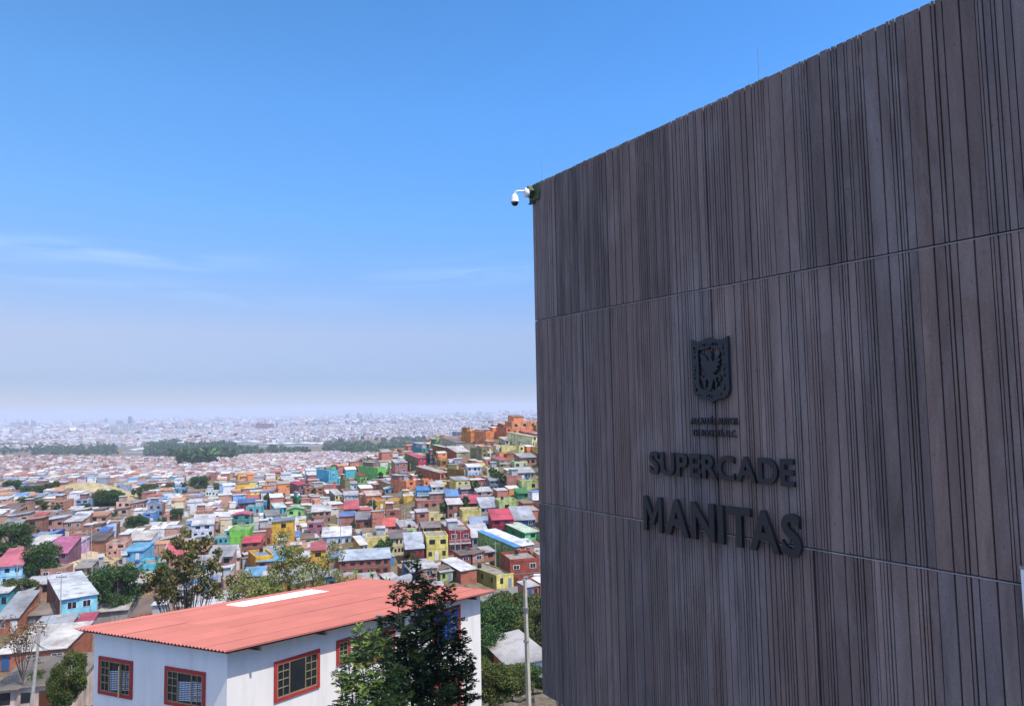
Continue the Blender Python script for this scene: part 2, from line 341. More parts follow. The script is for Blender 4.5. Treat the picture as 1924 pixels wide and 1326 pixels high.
def house(P, wd, dp, h, N_, wall, roof, rtype='shed', side=None, brickside=False, brick=False, nfl=None, nwin=None, win='d', label='', group=None, balcony=False, sidewin=0, found=4.0, small=False, slope=None, rsd=None, patch=None, door=True, two=False):
    """P = near-left front corner on the ground; builds one house with its parts"""
    rg = random.Random(rsd if rsd is not None else RIDX['n']); RIDX['n'] += 1
    th = rad(180-N_); ca, sa = math.cos(th), math.sin(th)
    cx = P[0]+ca*wd/2-sa*dp/2; cy = P[1]+sa*wd/2+ca*dp/2
    root = thing('house', label, 'house', (cx, cy, P[2]), th, group)
    W2, D2 = wd/2, dp/2
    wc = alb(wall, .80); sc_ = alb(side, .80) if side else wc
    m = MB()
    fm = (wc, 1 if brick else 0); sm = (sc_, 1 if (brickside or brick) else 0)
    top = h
    n0 = nfl if nfl else max(1, int(round(h/2.7))); zs = top
    if two and n0 > 1:          # upper storey left unpainted, or painted another colour
        zs = top*(n0-1)/n0; bc = alb(rg.choice(['b87c60', 'a86c54', 'c89078']), .8)
        m.box(-W2, W2, -D2, D2, zs, top, bc, 1, skip='b', cols=dict(t=(alb(SLAB, .7), 0)))
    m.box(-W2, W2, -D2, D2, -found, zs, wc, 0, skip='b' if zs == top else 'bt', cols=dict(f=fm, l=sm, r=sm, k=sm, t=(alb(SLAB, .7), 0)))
    if rtype in ('slab', 'parapet'):    # a raised rim round the flat roof
        e = .16; ph = .55 if rtype == 'parapet' else .25
        m.box(-W2-.04, W2+.04, -D2-.04, -D2+e, top-.1, top+ph, wc, 0, cols=dict(f=fm)); m.box(-W2-.04, W2+.04, D2-e, D2+.04, top-.1, top+ph, sc_, sm[1])
        m.box(-W2-.04, -W2+e, -D2+e, D2-e, top-.1, top+ph, sc_, sm[1]); m.box(W2-e, W2+.04, -D2+e, D2-e, top-.1, top+ph, sc_, sm[1])
    if nfl is None: nfl = max(1, int(round(h/2.7)))
    if not small:
        for k in range(1, nfl):      # floor slab line
            z = h*k/nfl; m.box(-W2-.05, W2+.05, -D2-.05, -D2, z-.1, z+.1, alb('9a948c', .6) if brick else tuple(v*.8 for v in wc), 0)
    build(m, 'wall', [WALL, BRICK], root)
    rc = alb(roof, .64)
    if rtype in ('shed', 'side', 'gable'):
        m = MB(); o = .35; t_ = .09; s = slope if slope is not None else rg.choice([.10, .13, .17])
        if rtype == 'shed':          # low edge to the front
            za, zb = top+.06, top+.06+s*dp
            prof = [(-D2-o, za-s*o), (D2+o*.5, zb)]
            for (y0, z0), (y1, z1) in zip(prof[:-1], prof[1:]):
                n = max(1, int(wd/1.9)); off = 0
                for k in range(n):
                    x0 = -W2-o*.6+(wd+1.2*o)*k/n; x1 = -W2-o*.6+(wd+1.2*o)*(k+1)/n
                    q = rg.uniform(.82, 1.08) if not patch else 1.; cc = tuple(v*q for v in rc); dz = .015*(k % 2)
                    if patch and k in (n//3, n//3+1, n//2+1): cc = alb(patch, .8)
                    a = rg.uniform(-.12, .12)
                    V = [(x0,y0+a,z0+dz),(x1,y0+a,z0+dz),(x1,y1,z1+dz),(x0,y1,z1+dz)]
                    m.face(V, cc); m.face([(x, y, z-t_) for x, y, z in V][::-1], cc)
                    m.face([V[1], V[0], (V[0][0],V[0][1],V[0][2]-t_), (V[1][0],V[1][1],V[1][2]-t_)], cc)
                    for i, j in ((1, 2), (2, 3), (3, 0)): m.face([V[j], V[i], (V[i][0],V[i][1],V[i][2]-t_), (V[j][0],V[j][1],V[j][2]-t_)], cc)
            g = MB()
            for x in (-W2+.08, W2-.08): g.face([(x,-D2+.05,top),(x,D2-.05,top),(x,D2-.05,zb-t_-.02),(x,-D2+.05,top+.02)], sc_)
            g.face([(W2-.05,D2-.1,top),(-W2+.05,D2-.1,top),(-W2+.05,D2-.1,zb-t_),(W2-.05,D2-.1,zb-t_)], sc_)
            build(g, 'gable_wall', [WALL], root)
        else:
            zr = top+.1+wd/2*(s+.05); 
            if rtype == 'side': L_ = [(-W2-o, top+.02), (W2+o, top+.1+wd*s)]
            else: L_ = [(-W2-o, top-.03), (0, zr), (W2+o, top-.03)]
            for (x0, z0), (x1, z1) in zip(L_[:-1], L_[1:]):
                V = [(x0,-D2-o,z0),(x1,-D2-o,z1),(x1,D2+o,z1),(x0,D2+o,z0)]
                m.face(V, rc); m.face([(x,y,z-t_) for x,y,z in V][::-1], rc)
                for i in range(4):
                    j = (i+1) % 4; m.face([V[j],V[i],(V[i][0],V[i][1],V[i][2]-t_),(V[j][0],V[j][1],V[j][2]-t_)], rc)
            g = MB()
            for y in (-D2+.06, D2-.06):
                if rtype == 'gable': g.face([(-W2+.05,y,top),(W2-.05,y,top),(0,y,zr-t_-.02)], wc)
                else: g.face([(-W2+.05,y,top),(W2-.05,y,top),(W2-.05,y,top+wd*s-.02)], wc)
            if rtype == 'side': g.face([(W2-.05,-D2+.06,top),(W2-.05,D2-.06,top),(W2-.05,D2-.06,top+wd*s-.03),(W2-.05,-D2+.06,top+wd*s-.03)], wc)
            build(g, 'gable_wall', [WALL], root)
        build(m, 'roof', ROOF, root)
    elif rtype == 'slab' and not small and rg.random() < .6:     # a lean-to room on the flat roof
        m = MB(); a, b = (-W2+.2, 0) if rg.random() < .5 else (.1, W2-.2)
        m.box(a, b, -D2*.1, D2-.2, top, top+2.1, alb(rg.choice(['b08070', 'c8c4bc', wall]), .66), 1); build(m, 'roof_room', [WALL, BRICK], root)
        m = MB(); m.box(a-.25, b+.25, -D2*.1-.3, D2, top+2.12, top+2.22, alb(TIN, .74)); build(m, 'roof', ROOF, root)
    # openings, each one a part
    wm = WIN_W if win == 'w' else WIN_D
    if nwin is None: nwin = 1 if wd < 4.5 else 2 if wd < 8 else 3
    fh = h/nfl
    if nwin:
        for f_ in range(nfl):
            ndoor = 1 if (f_ == 0 and door and not small) else 0
            tot = nwin+ndoor
            for k in range(tot):
                x = -W2+wd*(k+.5)/tot+rg.uniform(-.12, .12)*wd/tot
                if ndoor and k == (RIDX['n'] % tot):
                    o = link('door', rg.choice(DOORS), root, (x, -D2, 0)); o.scale = (min(.95, wd/tot*.7), 1, min(2.1, fh*.8)); continue
                ww = min(1.5, wd/tot*rg.uniform(.36, .62)); wh = min(1.25, fh*rg.uniform(.32, .48))
                if two is not False and f_ == 0 and rg.random() < .3: ww = wd/tot*.85; wh = fh*.5
                o = link('window', wm, root, (x, -D2, fh*f_+fh*.38)); o.scale = (ww, 1, wh)
    for f_ in range(nfl if sidewin else 0):
        for k in range(sidewin):
            o = link('window', wm, root, (-W2, D2-dp*(k+.5)/sidewin, fh*f_+fh*.38)); o.scale = (1.1, 1, min(1.2, fh*.42)); o.rotation_euler = (0, 0, -math.pi/2)
    if balcony and nfl > 1:
        z = fh; m = MB(); m.box(-W2, W2, -D2-1.0, -D2-.06, z-.22, z-.06, lin('c8c8c4')); m.box(-W2, W2, -D2-1.0, -D2-.92, z-.06, z+.12, lin('c8c8c4'))
        n = int(wd/.35)
        for k in range(n+1): m.box(-W2+.02+k*(wd-.08)/n, -W2+.06+k*(wd-.08)/n, -D2-.98, -D2-.94, z+.12, z+.9, lin('d8d8d4'))
        m.box(-W2, W2, -D2-1.0, -D2-.92, z+.9, z+.97, lin('d8d8d4')); build(m, 'balcony', WALL, root)
    return root
RECTS = []   # (cx, cy, th, w, d) and screen boxes of placed houses
def bbox_px(P, wd, dp, h, N_):
    F = az_dir(N_-90); B = az_dir(N_+180); q = []
    for a in (0, wd):
        for b in (0, dp):
            for z in (0, h): q.append(proj((P[0]+F[0]*a+B[0]*b, P[1]+F[1]*a+B[1]*b, P[2]+z)))
    q = np.array(q); return q[:, 0].min(), q[:, 1].min(), q[:, 0].max(), q[:, 1].max()
def reg_rect(P, wd, dp, N_, box, dist, lm): RECTS.append((P, wd, dp, N_, box, dist, lm))
def corners(P, wd, dp, N_, e=0):
    F = az_dir(N_-90); B = az_dir(N_+180)
    return [np.array(P[:2])+F*a+B*b for a in (-e, wd/2, wd+e) for b in (-e, dp/2, dp+e)]
def overlap(P, wd, dp, N_, R, e=.25):
    def ins(pts, P, wd, dp, N_):
        F = az_dir(N_-90); B = az_dir(N_+180)
        for p in pts:
            q = p-np.array(P[:2]); a, b = q@F, q@B
            if -e < a < wd+e and -e < b < dp+e: return True
        return False
    return ins(corners(P, wd, dp, N_), R[0], R[1], R[2], R[3]) or ins(corners(R[0], R[1], R[2], R[3]), P, wd, dp, N_)
SHORT = {}
def LM(reg, xl, xc, xr, yt, yb, Naz, wall, roof, label, short=None, dp=None, below=0., **k):
    s, ox, oy = REG[reg]; xl, xc, xr = (v/s+ox for v in (xl, xc, xr)); yt, yb = yt/s+oy, yb/s+oy
    p = hit(xc, yb)
    if p is None: print('NO HIT', label); return
    P = p[:3]; F = az_dir(Naz-90); B = az_dir(Naz+180)
    def solve(D, px):
        r = ray(px, yb); kk = r[0]/r[1]; return (kk*P[1]-P[0])/(D[0]-kk*D[1])
    wd = solve(F, xr); wd = min(max(wd, 2.2), 26) if wd > 0 else 8
    if dp is None:
        dp = solve(B, xl) if xl < xc-1 else 7.0
        dp = min(max(dp, 4.), 20) if dp > 0 else 8
    r = ray(xc, yt); t = math.hypot(P[0], P[1])/math.hypot(r[0], r[1]); h = max(2.2, CZ+r[2]*t-P[2])
    o = house(P, wd, dp, h, Naz, wall, roof, label=label, **k)
    reg_rect(P, wd, dp, Naz, (xl, yt, xr, yb), p[3], short or label); o['lm'] = 1
    SHORT[o.name] = ((xl+xr)/2, (yt+yb)/2, short)
    return o
import os
NR = 172
H = LM
# hill crest, from the zoomed photograph
H('F',1240,1330,1490,180,240,140,'6e4b37','4a5a70','brown brick house under a dark glazed roof at the top of the ridge',rtype='side',win='w',slope=.02)
H('F',1140,1262,1310,240,300,140,'96875a','b0a070','khaki house with a square top just below the glazed brown house',short='khaki ridge house',rtype='slab')
H('F',1400,1515,1575,262,385,140,'e07848',SLAB,'tall burnt orange house with one long blank side on the ridge',short='tall burnt orange house',rtype='slab',brickside=True)
H('F',1560,1577,1855,205,345,158,'f09a62','b0583c','long bright orange house with a row of small windows at the ridge end',short='long bright orange ridge house',rtype='parapet',nwin=3,dp=9)
H('F',1700,1772,1850,175,235,158,'e8905c','96584a','orange upper house behind the long orange ridge house',rtype='slab',dp=6)
H('F',1725,1740,1820,150,200,158,'7a5450','8a7068','brown house peeking over the orange ones at the ridge end',rtype='shed',dp=6)
H('F',1110,1285,1462,318,435,140,'f08c4c','b49c8c','orange cube house with a broad sunlit front below the ridge',short='broad orange cube house',rtype='parapet',nwin=0,dp=9)
H('F',1005,1112,1190,310,418,140,'d8863c','8c6a48','ochre block house with peach front left of the orange cube',short='ochre and peach block house',rtype='slab',nwin=0)
H('F',855,942,1005,308,402,140,'27364c','c8b8a8','navy blue three storey house at the left end of the ridge',short='navy blue house',rtype='shed',nwin=2,nfl=3,win='w',sidewin=2)
H('F',750,842,868,398,452,140,'63ae58','6a9a68','green house just left of the navy blue house',short='green ridge house',rtype='slab',nwin=0)
H('F',655,748,775,440,492,140,'55a764','5a8a5a','lower green house at the left tip of the ridge',rtype='slab',nwin=0)
H('F',455,560,660,497,552,150,'3fa0a8','6aa8a8','flat turquoise house on the left shoulder of the hill',short='flat turquoise house',rtype='slab',nwin=1)
H('F',760,945,1100,430,500,150,'cfc09a','9c8c80','cream house with small windows under a grey flat roof',rtype='shed',nwin=3,win='w',short='cream grey roof house')
H('F',1375,1500,1625,402,470,160,'c8bc98','dcd8d0','house with a wide whitish roof below the orange cube',rtype='shed',dp=9)
H('F',1540,1805,1860,362,482,140,'efe29a','d8cdb4','long khaki house with a pale yellow end below the ridge',short='long khaki house',rtype='shed',nwin=1,dp=17)
H('F',1395,1400,1460,468,560,165,'efe6b4','d8d0b4','cream narrow house left of the curved yellow house',rtype='slab',dp=6)
H('F',1450,1460,1650,482,556,168,'e8d680',SLAB,'pale yellow house with blank broad front on the upper hill',short='broad pale yellow house',rtype='parapet',nwin=0,dp=8)
H('F',1650,1655,1705,470,600,165,'eedf86','e0dcb0','slim pale yellow tower house on the upper hill',short='slim yellow tower house',rtype='slab',nwin=1,dp=5)
H('F',675,868,905,495,555,140,'a8672a','e4e0d8','ochre brown house with a white roof edge on the left shoulder',rtype='shed',nwin=0)
H('F',755,950,1190,538,622,152,'b8ac78','e0e0e0','long house with rust brown side and light roof on the upper hill',short='long rust brown house',side='b4643c',rtype='shed',nwin=3,dp=13)
H('F',1105,1235,1292,500,645,140,'8c8658','8a8668','tall olive grey house with blank side on the upper hill',short='tall olive grey house',rtype='slab',nwin=1,nfl=3)
H('F',1295,1300,1362,535,600,165,'f0e6b8','e8e0c0','small cream house beside the tall olive grey house',rtype='slab',dp=6)
H('F',1310,1432,1562,630,702,155,'b0a874','c46a70','olive house with a faded red roof and green balcony',short='olive house with faded red roof',rtype='shed',balcony=True,nfl=2,dp=9)
H('F',1600,1672,1850,598,700,165,'bf7c68','b4b8bc','pinkish brick house with a wide grey roof near the dark wall',short='pinkish brick house',rtype='shed',brick=True,dp=9)
H('F',340,517,606,605,735,140,'cf3454','d05a74','crimson fronted house with a pink roof and olive side wall',short='crimson fronted house',side='857a4e',rtype='shed',nwin=1,nfl=2,win='w',dp=12)
H('F',606,650,700,570,680,165,'3c3c44','605850','dark charcoal house next to the crimson fronted house',rtype='slab',nwin=2,win='w',nfl=2)
H('F',420,424,516,676,748,165,'ecdc8c',SLAB,'small pale yellow house below the crimson fronted house',rtype='parapet',nwin=2,door=False,dp=7)
H('F',670,765,865,632,765,165,'a87424','c8c4b8','mustard brown tall house with a blank face mid hill',short='mustard brown tall house',rtype='slab',nwin=1,nfl=2,dp=9)
H('F',395,765,862,772,855,140,'ee8a54','c8bcb0','long brown house with a small orange end wall mid hill',short='long brown house with orange end',side='b4643c',rtype='shed',nwin=2,dp=19,door=False)
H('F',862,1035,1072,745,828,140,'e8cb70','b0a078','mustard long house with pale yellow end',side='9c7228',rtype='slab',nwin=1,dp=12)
H('F',865,870,960,650,735,168,'d4d8e4','d8dce4','pale blue white house right of the mustard tall house',rtype='shed',dp=6)
H('F',930,935,1125,675,740,168,'a06858','a89890','low brick house above the white tin house',rtype='slab',brick=True,dp=8)
H('F',1075,1080,1232,705,830,168,'e8eaee','f0f0f0','white corrugated house with a band of dark windows',short='white corrugated house',rtype='shed',nwin=3,nfl=2,dp=8)
H('F',1295,1298,1422,722,795,168,'e8da98','d0ccc0','cream house with two dark square windows mid hill',short='cream house with two dark windows',rtype='slab',nwin=2,nfl=1,door=False,dp=7)
H('F',1600,1602,1750,672,722,168,'ccd6a0','c8ccb0','pale green house with a parapet near the dark wall',rtype='parapet',nwin=1,dp=7)
H('F',1635,1640,1830,770,860,168,'9aa59a','c8ccd0','open grey house with patched white tin roof near the dark wall',rtype='shed',nwin=4,dp=8)
H('F',1490,1522,1682,812,968,165,'bc7a66','8c6c5c','windowless brick tower house near the dark wall',short='windowless brick tower house',rtype='slab',brick=True,nwin=0,dp=8)
H('F',1682,1688,1858,868,982,168,'b9c86e','b8b8a8','lime green house right of the brick tower house',short='upper lime house',rtype='slab',nwin=1,dp=8)
H('F',1322,1326,1500,860,960,168,'8c9098','a8acb4','grey house with dark lattice balcony left of the brick tower house',rtype='shed',nwin=3,nfl=2,dp=7)
H('F',1000,1004,1165,955,1065,168,'a05a40','c0b8b0','brick red house with wooden balcony mid hill',short='brick red balcony house',rtype='shed',balcony=True,nfl=2,dp=7)
H('F',1170,1180,1350,985,1085,168,'c8a890','d8dade','beige house with light grey roof and blue doorway',rtype='shed',nfl=2,dp=7)
H('F',500,504,662,968,1080,168,'4fa3c8','4a96e0','sky blue house with a blue roof and white balcony',short='sky blue balcony house',rtype='shed',balcony=True,nfl=2,dp=7,win='w')
H('F',662,668,810,930,1030,168,'d8cfc8','e0e0e2','whitish house with a grey tin roof beside the sky blue house',rtype='shed',nfl=2,dp=8)
H('F',830,834,1016,1035,1115,168,'c8785c','6aa4e4','brick house with a light blue roof mid hill',short='brick house with light blue roof',rtype='shed',brick=True,nwin=0,slope=.3,dp=6)
H('F',1025,1032,1222,1125,1190,168,'7a3c38','d6506a','dark brick house under a bright raspberry roof',short='raspberry roofed house',rtype='shed',brick=True,dp=7,slope=.28)
H('F',180,383,487,868,985,140,'ee8c54','a49a8c','brown house with a bright orange end and flat grey roof',short='brown and orange flat roofed house',rtype='slab',nwin=2,dp=13,nfl=1,door=False)
H('F',575,580,682,872,925,165,'f0945c','d89880','small orange house with two windows mid hill',rtype='parapet',nwin=2,door=False,dp=7)
H('F',0,180,200,895,965,145,'b07a34','a0a8b0','ochre house under dark tin at the middle of the hill',rtype='shed',nwin=0,dp=10)
H('F',130,140,306,955,1020,165,'8890a0','b8dce8','grey house with pale cyan gabled roof',rtype='gable',dp=7)
H('F',0,5,100,1030,1115,165,'ee9060','e0c8b8','peach orange house with a small window mid hill',rtype='parapet',nwin=1,dp=7)
H('F',350,355,497,1045,1115,165,'e8b030',SLAB,'golden yellow low house left of the sky blue house',rtype='slab',nwin=0,dp=8)
H('F',490,494,826,1090,1195,168,'c0705c','c8b0a4','long raw brick house below the sky blue house',short='long raw brick house',rtype='slab',brick=True,nwin=2,dp=7,nfl=1)
H('F',1425,1430,1640,1105,1200,168,'bccb72',SLAB,'lime green house with one tiny window low on the hill',short='lower lime house',rtype='parapet',nwin=1,nfl=1,door=False,dp=8)
H('F',1630,1640,1762,1015,1075,168,'35a048','2f8f44','bright green awning house near the dark wall',rtype='shed',dp=6)
# middle and lower hill
H('B',408,490,553,448,548,140,'52bcd4','8fd0d8','turquoise cube house with two white windows above the town',short='turquoise cube house',rtype='parapet',nwin=1,nfl=2,win='w',door=False)
H('B',690,820,875,425,500,140,'7ad45e','58a858','bright green house with a dark green side left of the hill',short='bright green house',rtype='slab',nwin=0)
H('B',610,700,760,478,525,150,'86cc66','8a5a4c','low green house with brick top left of the hill',rtype='shed',dp=8)
H('B',205,290,366,540,618,150,'9c8078','d2324e','brown grey house with a vivid red roof at the town edge',short='house with vivid red roof',rtype='gable',nfl=2,nwin=2)
H('B',510,600,612,502,592,150,'8e8a58','c8c0b0','olive block house left of the hill',short='olive block house',rtype='slab',nwin=0,dp=8)
H('B',613,617,680,530,580,165,'dfe6f2','b8bcc0','small white house with blue framed windows',rtype='shed',nwin=2,win='w',door=False,dp=6)
H('B',890,1010,1068,518,585,140,'f08c54','9a8c80','rust house with orange end wall at the hill centre',rtype='slab',nwin=1,dp=12)
H('B',318,330,455,560,620,160,'b87858','b0a498','brown brick terrace behind the vivid red roof',rtype='slab',brick=True,nwin=3,dp=8)
H('B',440,533,585,605,648,150,'e8d890','d8dad8','cream house with pale tin roof and olive side',side='8a8658',rtype='shed',dp=10)
H('B',588,592,690,608,672,166,'c0c4c4','c8ccd4','white grey house with a row of small windows',rtype='shed',nwin=4,nfl=2,win='w',dp=8)
H('B',690,745,840,610,690,160,'ec8850','e4ccc0','orange house with two small windows and pale roof',short='orange two window house',rtype='shed',nwin=2,nfl=1,door=False,dp=8)
H('B',795,800,985,655,705,165,'dfa224','c8a860','low golden house with wide front mid slope',rtype='parapet',nwin=1,dp=8)
H('B',990,994,1072,612,660,165,'e0a020','e8e8e8','golden house under a white roof mid slope',rtype='shed',nwin=1,dp=7)
H('B',185,280,290,622,665,140,'2f8a52','4a9a64','dark green low house at the town edge',rtype='slab',nwin=0,dp=7)
H('B',205,212,322,702,755,165,'98da78','9ccc8c','light green house with gable below the dark green one',rtype='gable',nwin=1,dp=7)
H('B',40,130,208,692,735,150,'58c4c4','e4f0f0','teal house with white roof at the town edge',short='teal house with white roof',rtype='shed',dp=8)
H('B',0,8,76,655,705,165,'2a9cc0','5ab8d0','bright cyan house at the town edge',rtype='slab',nwin=1,dp=7)
H('B',0,70,165,745,805,155,'e4eae4','9c9890','white fronted house with a sea green side',short='white and sea green house',side='1c8468',rtype='shed',nwin=2,win='w',dp=9,door=False)
H('B',103,107,250,785,988,168,'f0b424','8c98a8','tall golden yellow tower house with blank walls',short='golden tower house',rtype='side',nwin=1,nfl=3,slope=.04,door=False)
H('B',365,372,470,975,1120,165,'efb01f','d46a70','golden yellow house with a pink roof behind the willow tree',short='golden house behind the willow',rtype='shed',nwin=1,nfl=2,dp=7,door=False)
H('D',190,300,402,28,100,150,'f0b21c',SLAB,'low golden house with blank side beyond the red roof',short='low golden house',rtype='parapet',nwin=2,dp=10,door=False)
H('D',298,305,470,45,100,168,'c87848','5fb0e0','brick house with a bright light blue roof beyond the red roof',rtype='shed',brick=True,nwin=2,dp=7)
H('D',225,230,345,128,190,168,'c8988c','6ab4e0','pinkish house under a small light blue roof beyond the red roof',rtype='shed',nwin=2,dp=6)
H('B',370,376,505,718,800,166,'bc8268','dcdcdc','brick house with orange side and a white roof deck',rtype='shed',brick=True,nwin=3,nfl=2,dp=9)
H('B',340,345,455,795,885,167,'b8707a','a89c94','rose brick house with small scattered windows',short='rose brick house',rtype='slab',brick=True,nwin=2,nfl=2,dp=8)
H('B',555,560,666,748,835,168,'bc7860','7090d0','plain brick house with a blue roof mid slope',rtype='shed',brick=True,nwin=0,dp=7)
H('B',590,594,690,700,745,168,'9a5c4a','d8606c','house with a coral roof and two dark windows',short='coral roofed house',rtype='shed',nwin=2,nfl=1,dp=8,slope=.3)
H('B',666,670,765,770,835,168,'a46450','8c8c90','brick house under a dark grey roof mid slope',rtype='shed',brick=True,nwin=1,dp=9)
H('B',868,874,976,712,800,168,'ae6850','d8dce0','reddish brick house with white top mid slope',rtype='slab',brick=True,nwin=1,nfl=2,dp=8)
H('B',1075,1080,1270,648,712,168,'b87060','d8ccc4','wide brick house with flat top mid slope',rtype='slab',brick=True,nwin=3,nfl=1,dp=8)
H('B',1283,1288,1388,668,770,168,'aa6c54','dcdcdc','brick house with two large dark openings',rtype='shed',brick=True,nwin=2,nfl=2,dp=7)
H('B',1380,1385,1512,718,785,168,'e6d070','d8d4c0','soft yellow house below the raspberry roof',short='soft yellow house',rtype='parapet',nwin=0,dp=7)
H('B',1505,1510,1625,690,735,168,'9ca0a8','b8c0cc','grey house with ribbed silver roof and dark windows',rtype='shed',nwin=3,nfl=1,dp=8,slope=.3)
H('B',1630,1634,1755,655,722,168,'bccb72',SLAB,'pale lime box house with one tiny window',rtype='parapet',nwin=1,nfl=1,door=False,dp=7)
H('B',1583,1587,1728,770,868,168,'b02c40','d84a66','red house with a raspberry pink roof and pipe',short='red house with pink roof',rtype='shed',nwin=2,nfl=2,dp=7,slope=.3)
H('B',1730,1735,1872,772,832,168,'37587e','b4bcc8','slate blue house with two white framed windows',short='slate blue house',rtype='shed',nwin=2,nfl=1,win='w',door=False,dp=8,slope=.36)
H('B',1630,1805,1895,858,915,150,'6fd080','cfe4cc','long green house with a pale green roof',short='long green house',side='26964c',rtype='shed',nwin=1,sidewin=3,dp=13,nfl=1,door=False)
H('B',1158,1162,1275,748,792,168,'ead88c','d8d0c0','yellow house between brick walls mid slope',rtype='parapet',nwin=1,dp=7)
H('B',1110,1116,1240,825,885,168,'8a5c48','9c9088','dark brick house with a shadowy open porch',rtype='shed',brick=True,nwin=3,dp=7)
H('B',1140,1146,1291,888,1045,168,'ead66c','d8d8d4','yellow two storey house with square windows above a path',short='yellow two storey house',rtype='slab',nwin=2,nfl=2,dp=8,balcony=False)
H('B',1292,1297,1440,848,1005,168,'9c3436','e4e4e4','dark red house with white balconies beside the yellow one',short='dark red balcony house',rtype='slab',nwin=2,nfl=2,dp=8,balcony=True,win='w')
H('B',1440,1445,1575,800,860,168,'b88068','a4b8dc','brick house with a pale blue roof above a white tin roof',rtype='shed',brick=True,nwin=1,dp=7)
H('B',1440,1450,1572,888,960,168,'8c929c','d8dce4','grey house under a wide white tin roof beside the red balconies',rtype='shed',dp=9,slope=.25)
H('B',738,744,872,893,972,168,'ead678','dedede','yellow blank house with a pale roof edge low on the slope',short='yellow blank house',rtype='slab',nwin=0,dp=8)
H('B',892,898,1025,895,1010,168,'dfd2a0','8c8078','cream house with a long dark terrace opening',short='cream terrace house',rtype='shed',nwin=4,nfl=2,dp=8)
H('B',598,700,745,940,990,155,'d8c8a8','ececec','house with a bright white roof and gold side',side='e8a81c',rtype='shed',dp=9)
H('B',438,445,640,885,960,168,'c4ccd8','e4e8ec','pale house with wide silver roof low on the slope',rtype='shed',nwin=3,dp=8,slope=.22)
H('B',1000,1006,1130,965,1070,168,'943838','c0ccdc','maroon house under silver blue roofing',rtype='shed',nwin=3,nfl=2,dp=9,slope=.3)
H('B',556,562,905,1045,1158,168,'a8604c','c4d4e4','long two storey brick building with pale blue roofing',short='long brick building',rtype='shed',brick=True,nwin=6,nfl=2,dp=9,door=False)
H('B',1490,1740,1862,952,1125,142,'e2703c','58a4e8','large green block house with orange end and bright blue roof',short='large green block house',side='8aa848',rtype='shed',nwin=2,nfl=3,sidewin=2,win='w',patch='d8e4f0',slope=.12,door=False)
H('B',1700,1708,1905,1052,1222,165,'a8503a','c87058','red brick corner house with white barred windows',short='red brick corner house',rtype='parapet',nwin=2,nfl=2,win='w',brick=True,dp=9,balcony=False)
H('B',1212,1375,1482,1112,1200,150,'bc6c50','e8eaea','low brick house with patched white roof below the path',short='low brick house with white roof',side='a06458',rtype='shed',brick=True,nwin=0,sidewin=2,nfl=1,dp=11,slope=.06)
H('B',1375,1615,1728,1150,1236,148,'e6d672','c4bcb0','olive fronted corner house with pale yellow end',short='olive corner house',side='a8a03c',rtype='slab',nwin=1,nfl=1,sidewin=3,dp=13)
H('B',850,856,942,818,862,168,'d84a50','e86a60','red house with a coral roof mid slope',rtype='shed',nwin=1,dp=7,slope=.25)
# lower town on the left
H('A',860,885,1036,1062,1128,172,'72bce4','6ec0ea','light blue house with a blue tin roof at left',short='light blue house',rtype='shed',nwin=1,dp=9)
H('A',1650,1655,1805,912,1008,170,'86d44c','9c9890','lime green blank house behind the big leaf tree',short='lime green blank house',rtype='parapet',nwin=0,dp=8)
H('A',1540,1545,1648,975,1015,170,'5cb8c0','b09088','low teal house beside the lime green one',rtype='slab',nwin=2,dp=8)
H('A',1150,1385,1545,872,965,160,'d8d8dc','d8dce0','long orange brick house with a white end',short='long orange brick house',side='d0805c',rtype='shed',dp=16,nwin=2)
H('A',440,515,652,940,1000,160,'c07c5c','c8b090','two storey brick house with flat pale roof at left',short='two storey brick house at left',rtype='slab',brick=True,nwin=3,nfl=1,dp=8)
H('A',640,700,772,945,975,165,'d89878','4080dc','low house with a strong blue roof at left',rtype='shed',nwin=1,dp=8)
H('A',715,770,840,880,960,160,'b8d4f4','d8c8bc','pale blue white house with brown side at left',side='9c6c58',rtype='parapet',nwin=0,dp=8)
H('A',200,215,325,965,1010,170,'7cb8ec','8cb8e0','sky blue low house at left',rtype='slab',nwin=1,dp=7)
H('A',328,350,412,945,985,165,'285ca8','3a70b8','royal blue low house at left',rtype='slab',nwin=0,dp=7)
H('A',910,1000,1036,838,880,150,'e4b040','b8a898','small brown house with a yellow front at left',side='8a5c4c',rtype='slab',nwin=1,dp=9)
H('A',1020,1030,1112,788,842,168,'6a9cd8','a0b4cc','periwinkle blue house in the town',rtype='slab',nwin=1,nfl=2,dp=8)
H('A',1078,1180,1302,800,850,160,'d88c64','c8a494','orange brick house with dark side in the town',side='8c4c3c',rtype='slab',brick=True,nwin=2,dp=10)
H('A',1335,1415,1532,775,825,160,'cc8468','ccb4a8','salmon brick house with long front in the town',rtype='slab',brick=True,nwin=3,dp=9)
H('A',1600,1720,1860,712,760,160,'8c4860','4878b8','plum house with a blue tin roof in the town',short='plum house',rtype='shed',nwin=2,dp=9)
H('A',1775,1780,1892,742,790,168,'58c0c4','60b8c0','aqua house beside the plum house',rtype='slab',nwin=1,dp=8)
H('A',1675,1680,1812,800,885,168,'589a8c','e05870','sage house with a raspberry gable roof in the town',short='sage house with raspberry roof',rtype='gable',nwin=2,nfl=2,dp=8)
H('A',1740,1745,1880,1000,1085,168,'b86850','d8485c','brick house with red tin roof beside the yellow wall',rtype='shed',brick=True,nwin=2,nfl=2,dp=7)
H('A',430,440,565,1012,1072,170,'e4b4e0','e8dce4','lilac pink house at left',short='lilac pink house',rtype='shed',nwin=2,dp=8)
H('A',300,310,485,1098,1140,168,'8c6070','d070a0','house with a wide magenta pink roof at left',short='magenta roofed house',rtype='shed',nwin=2,dp=10,slope=.28)
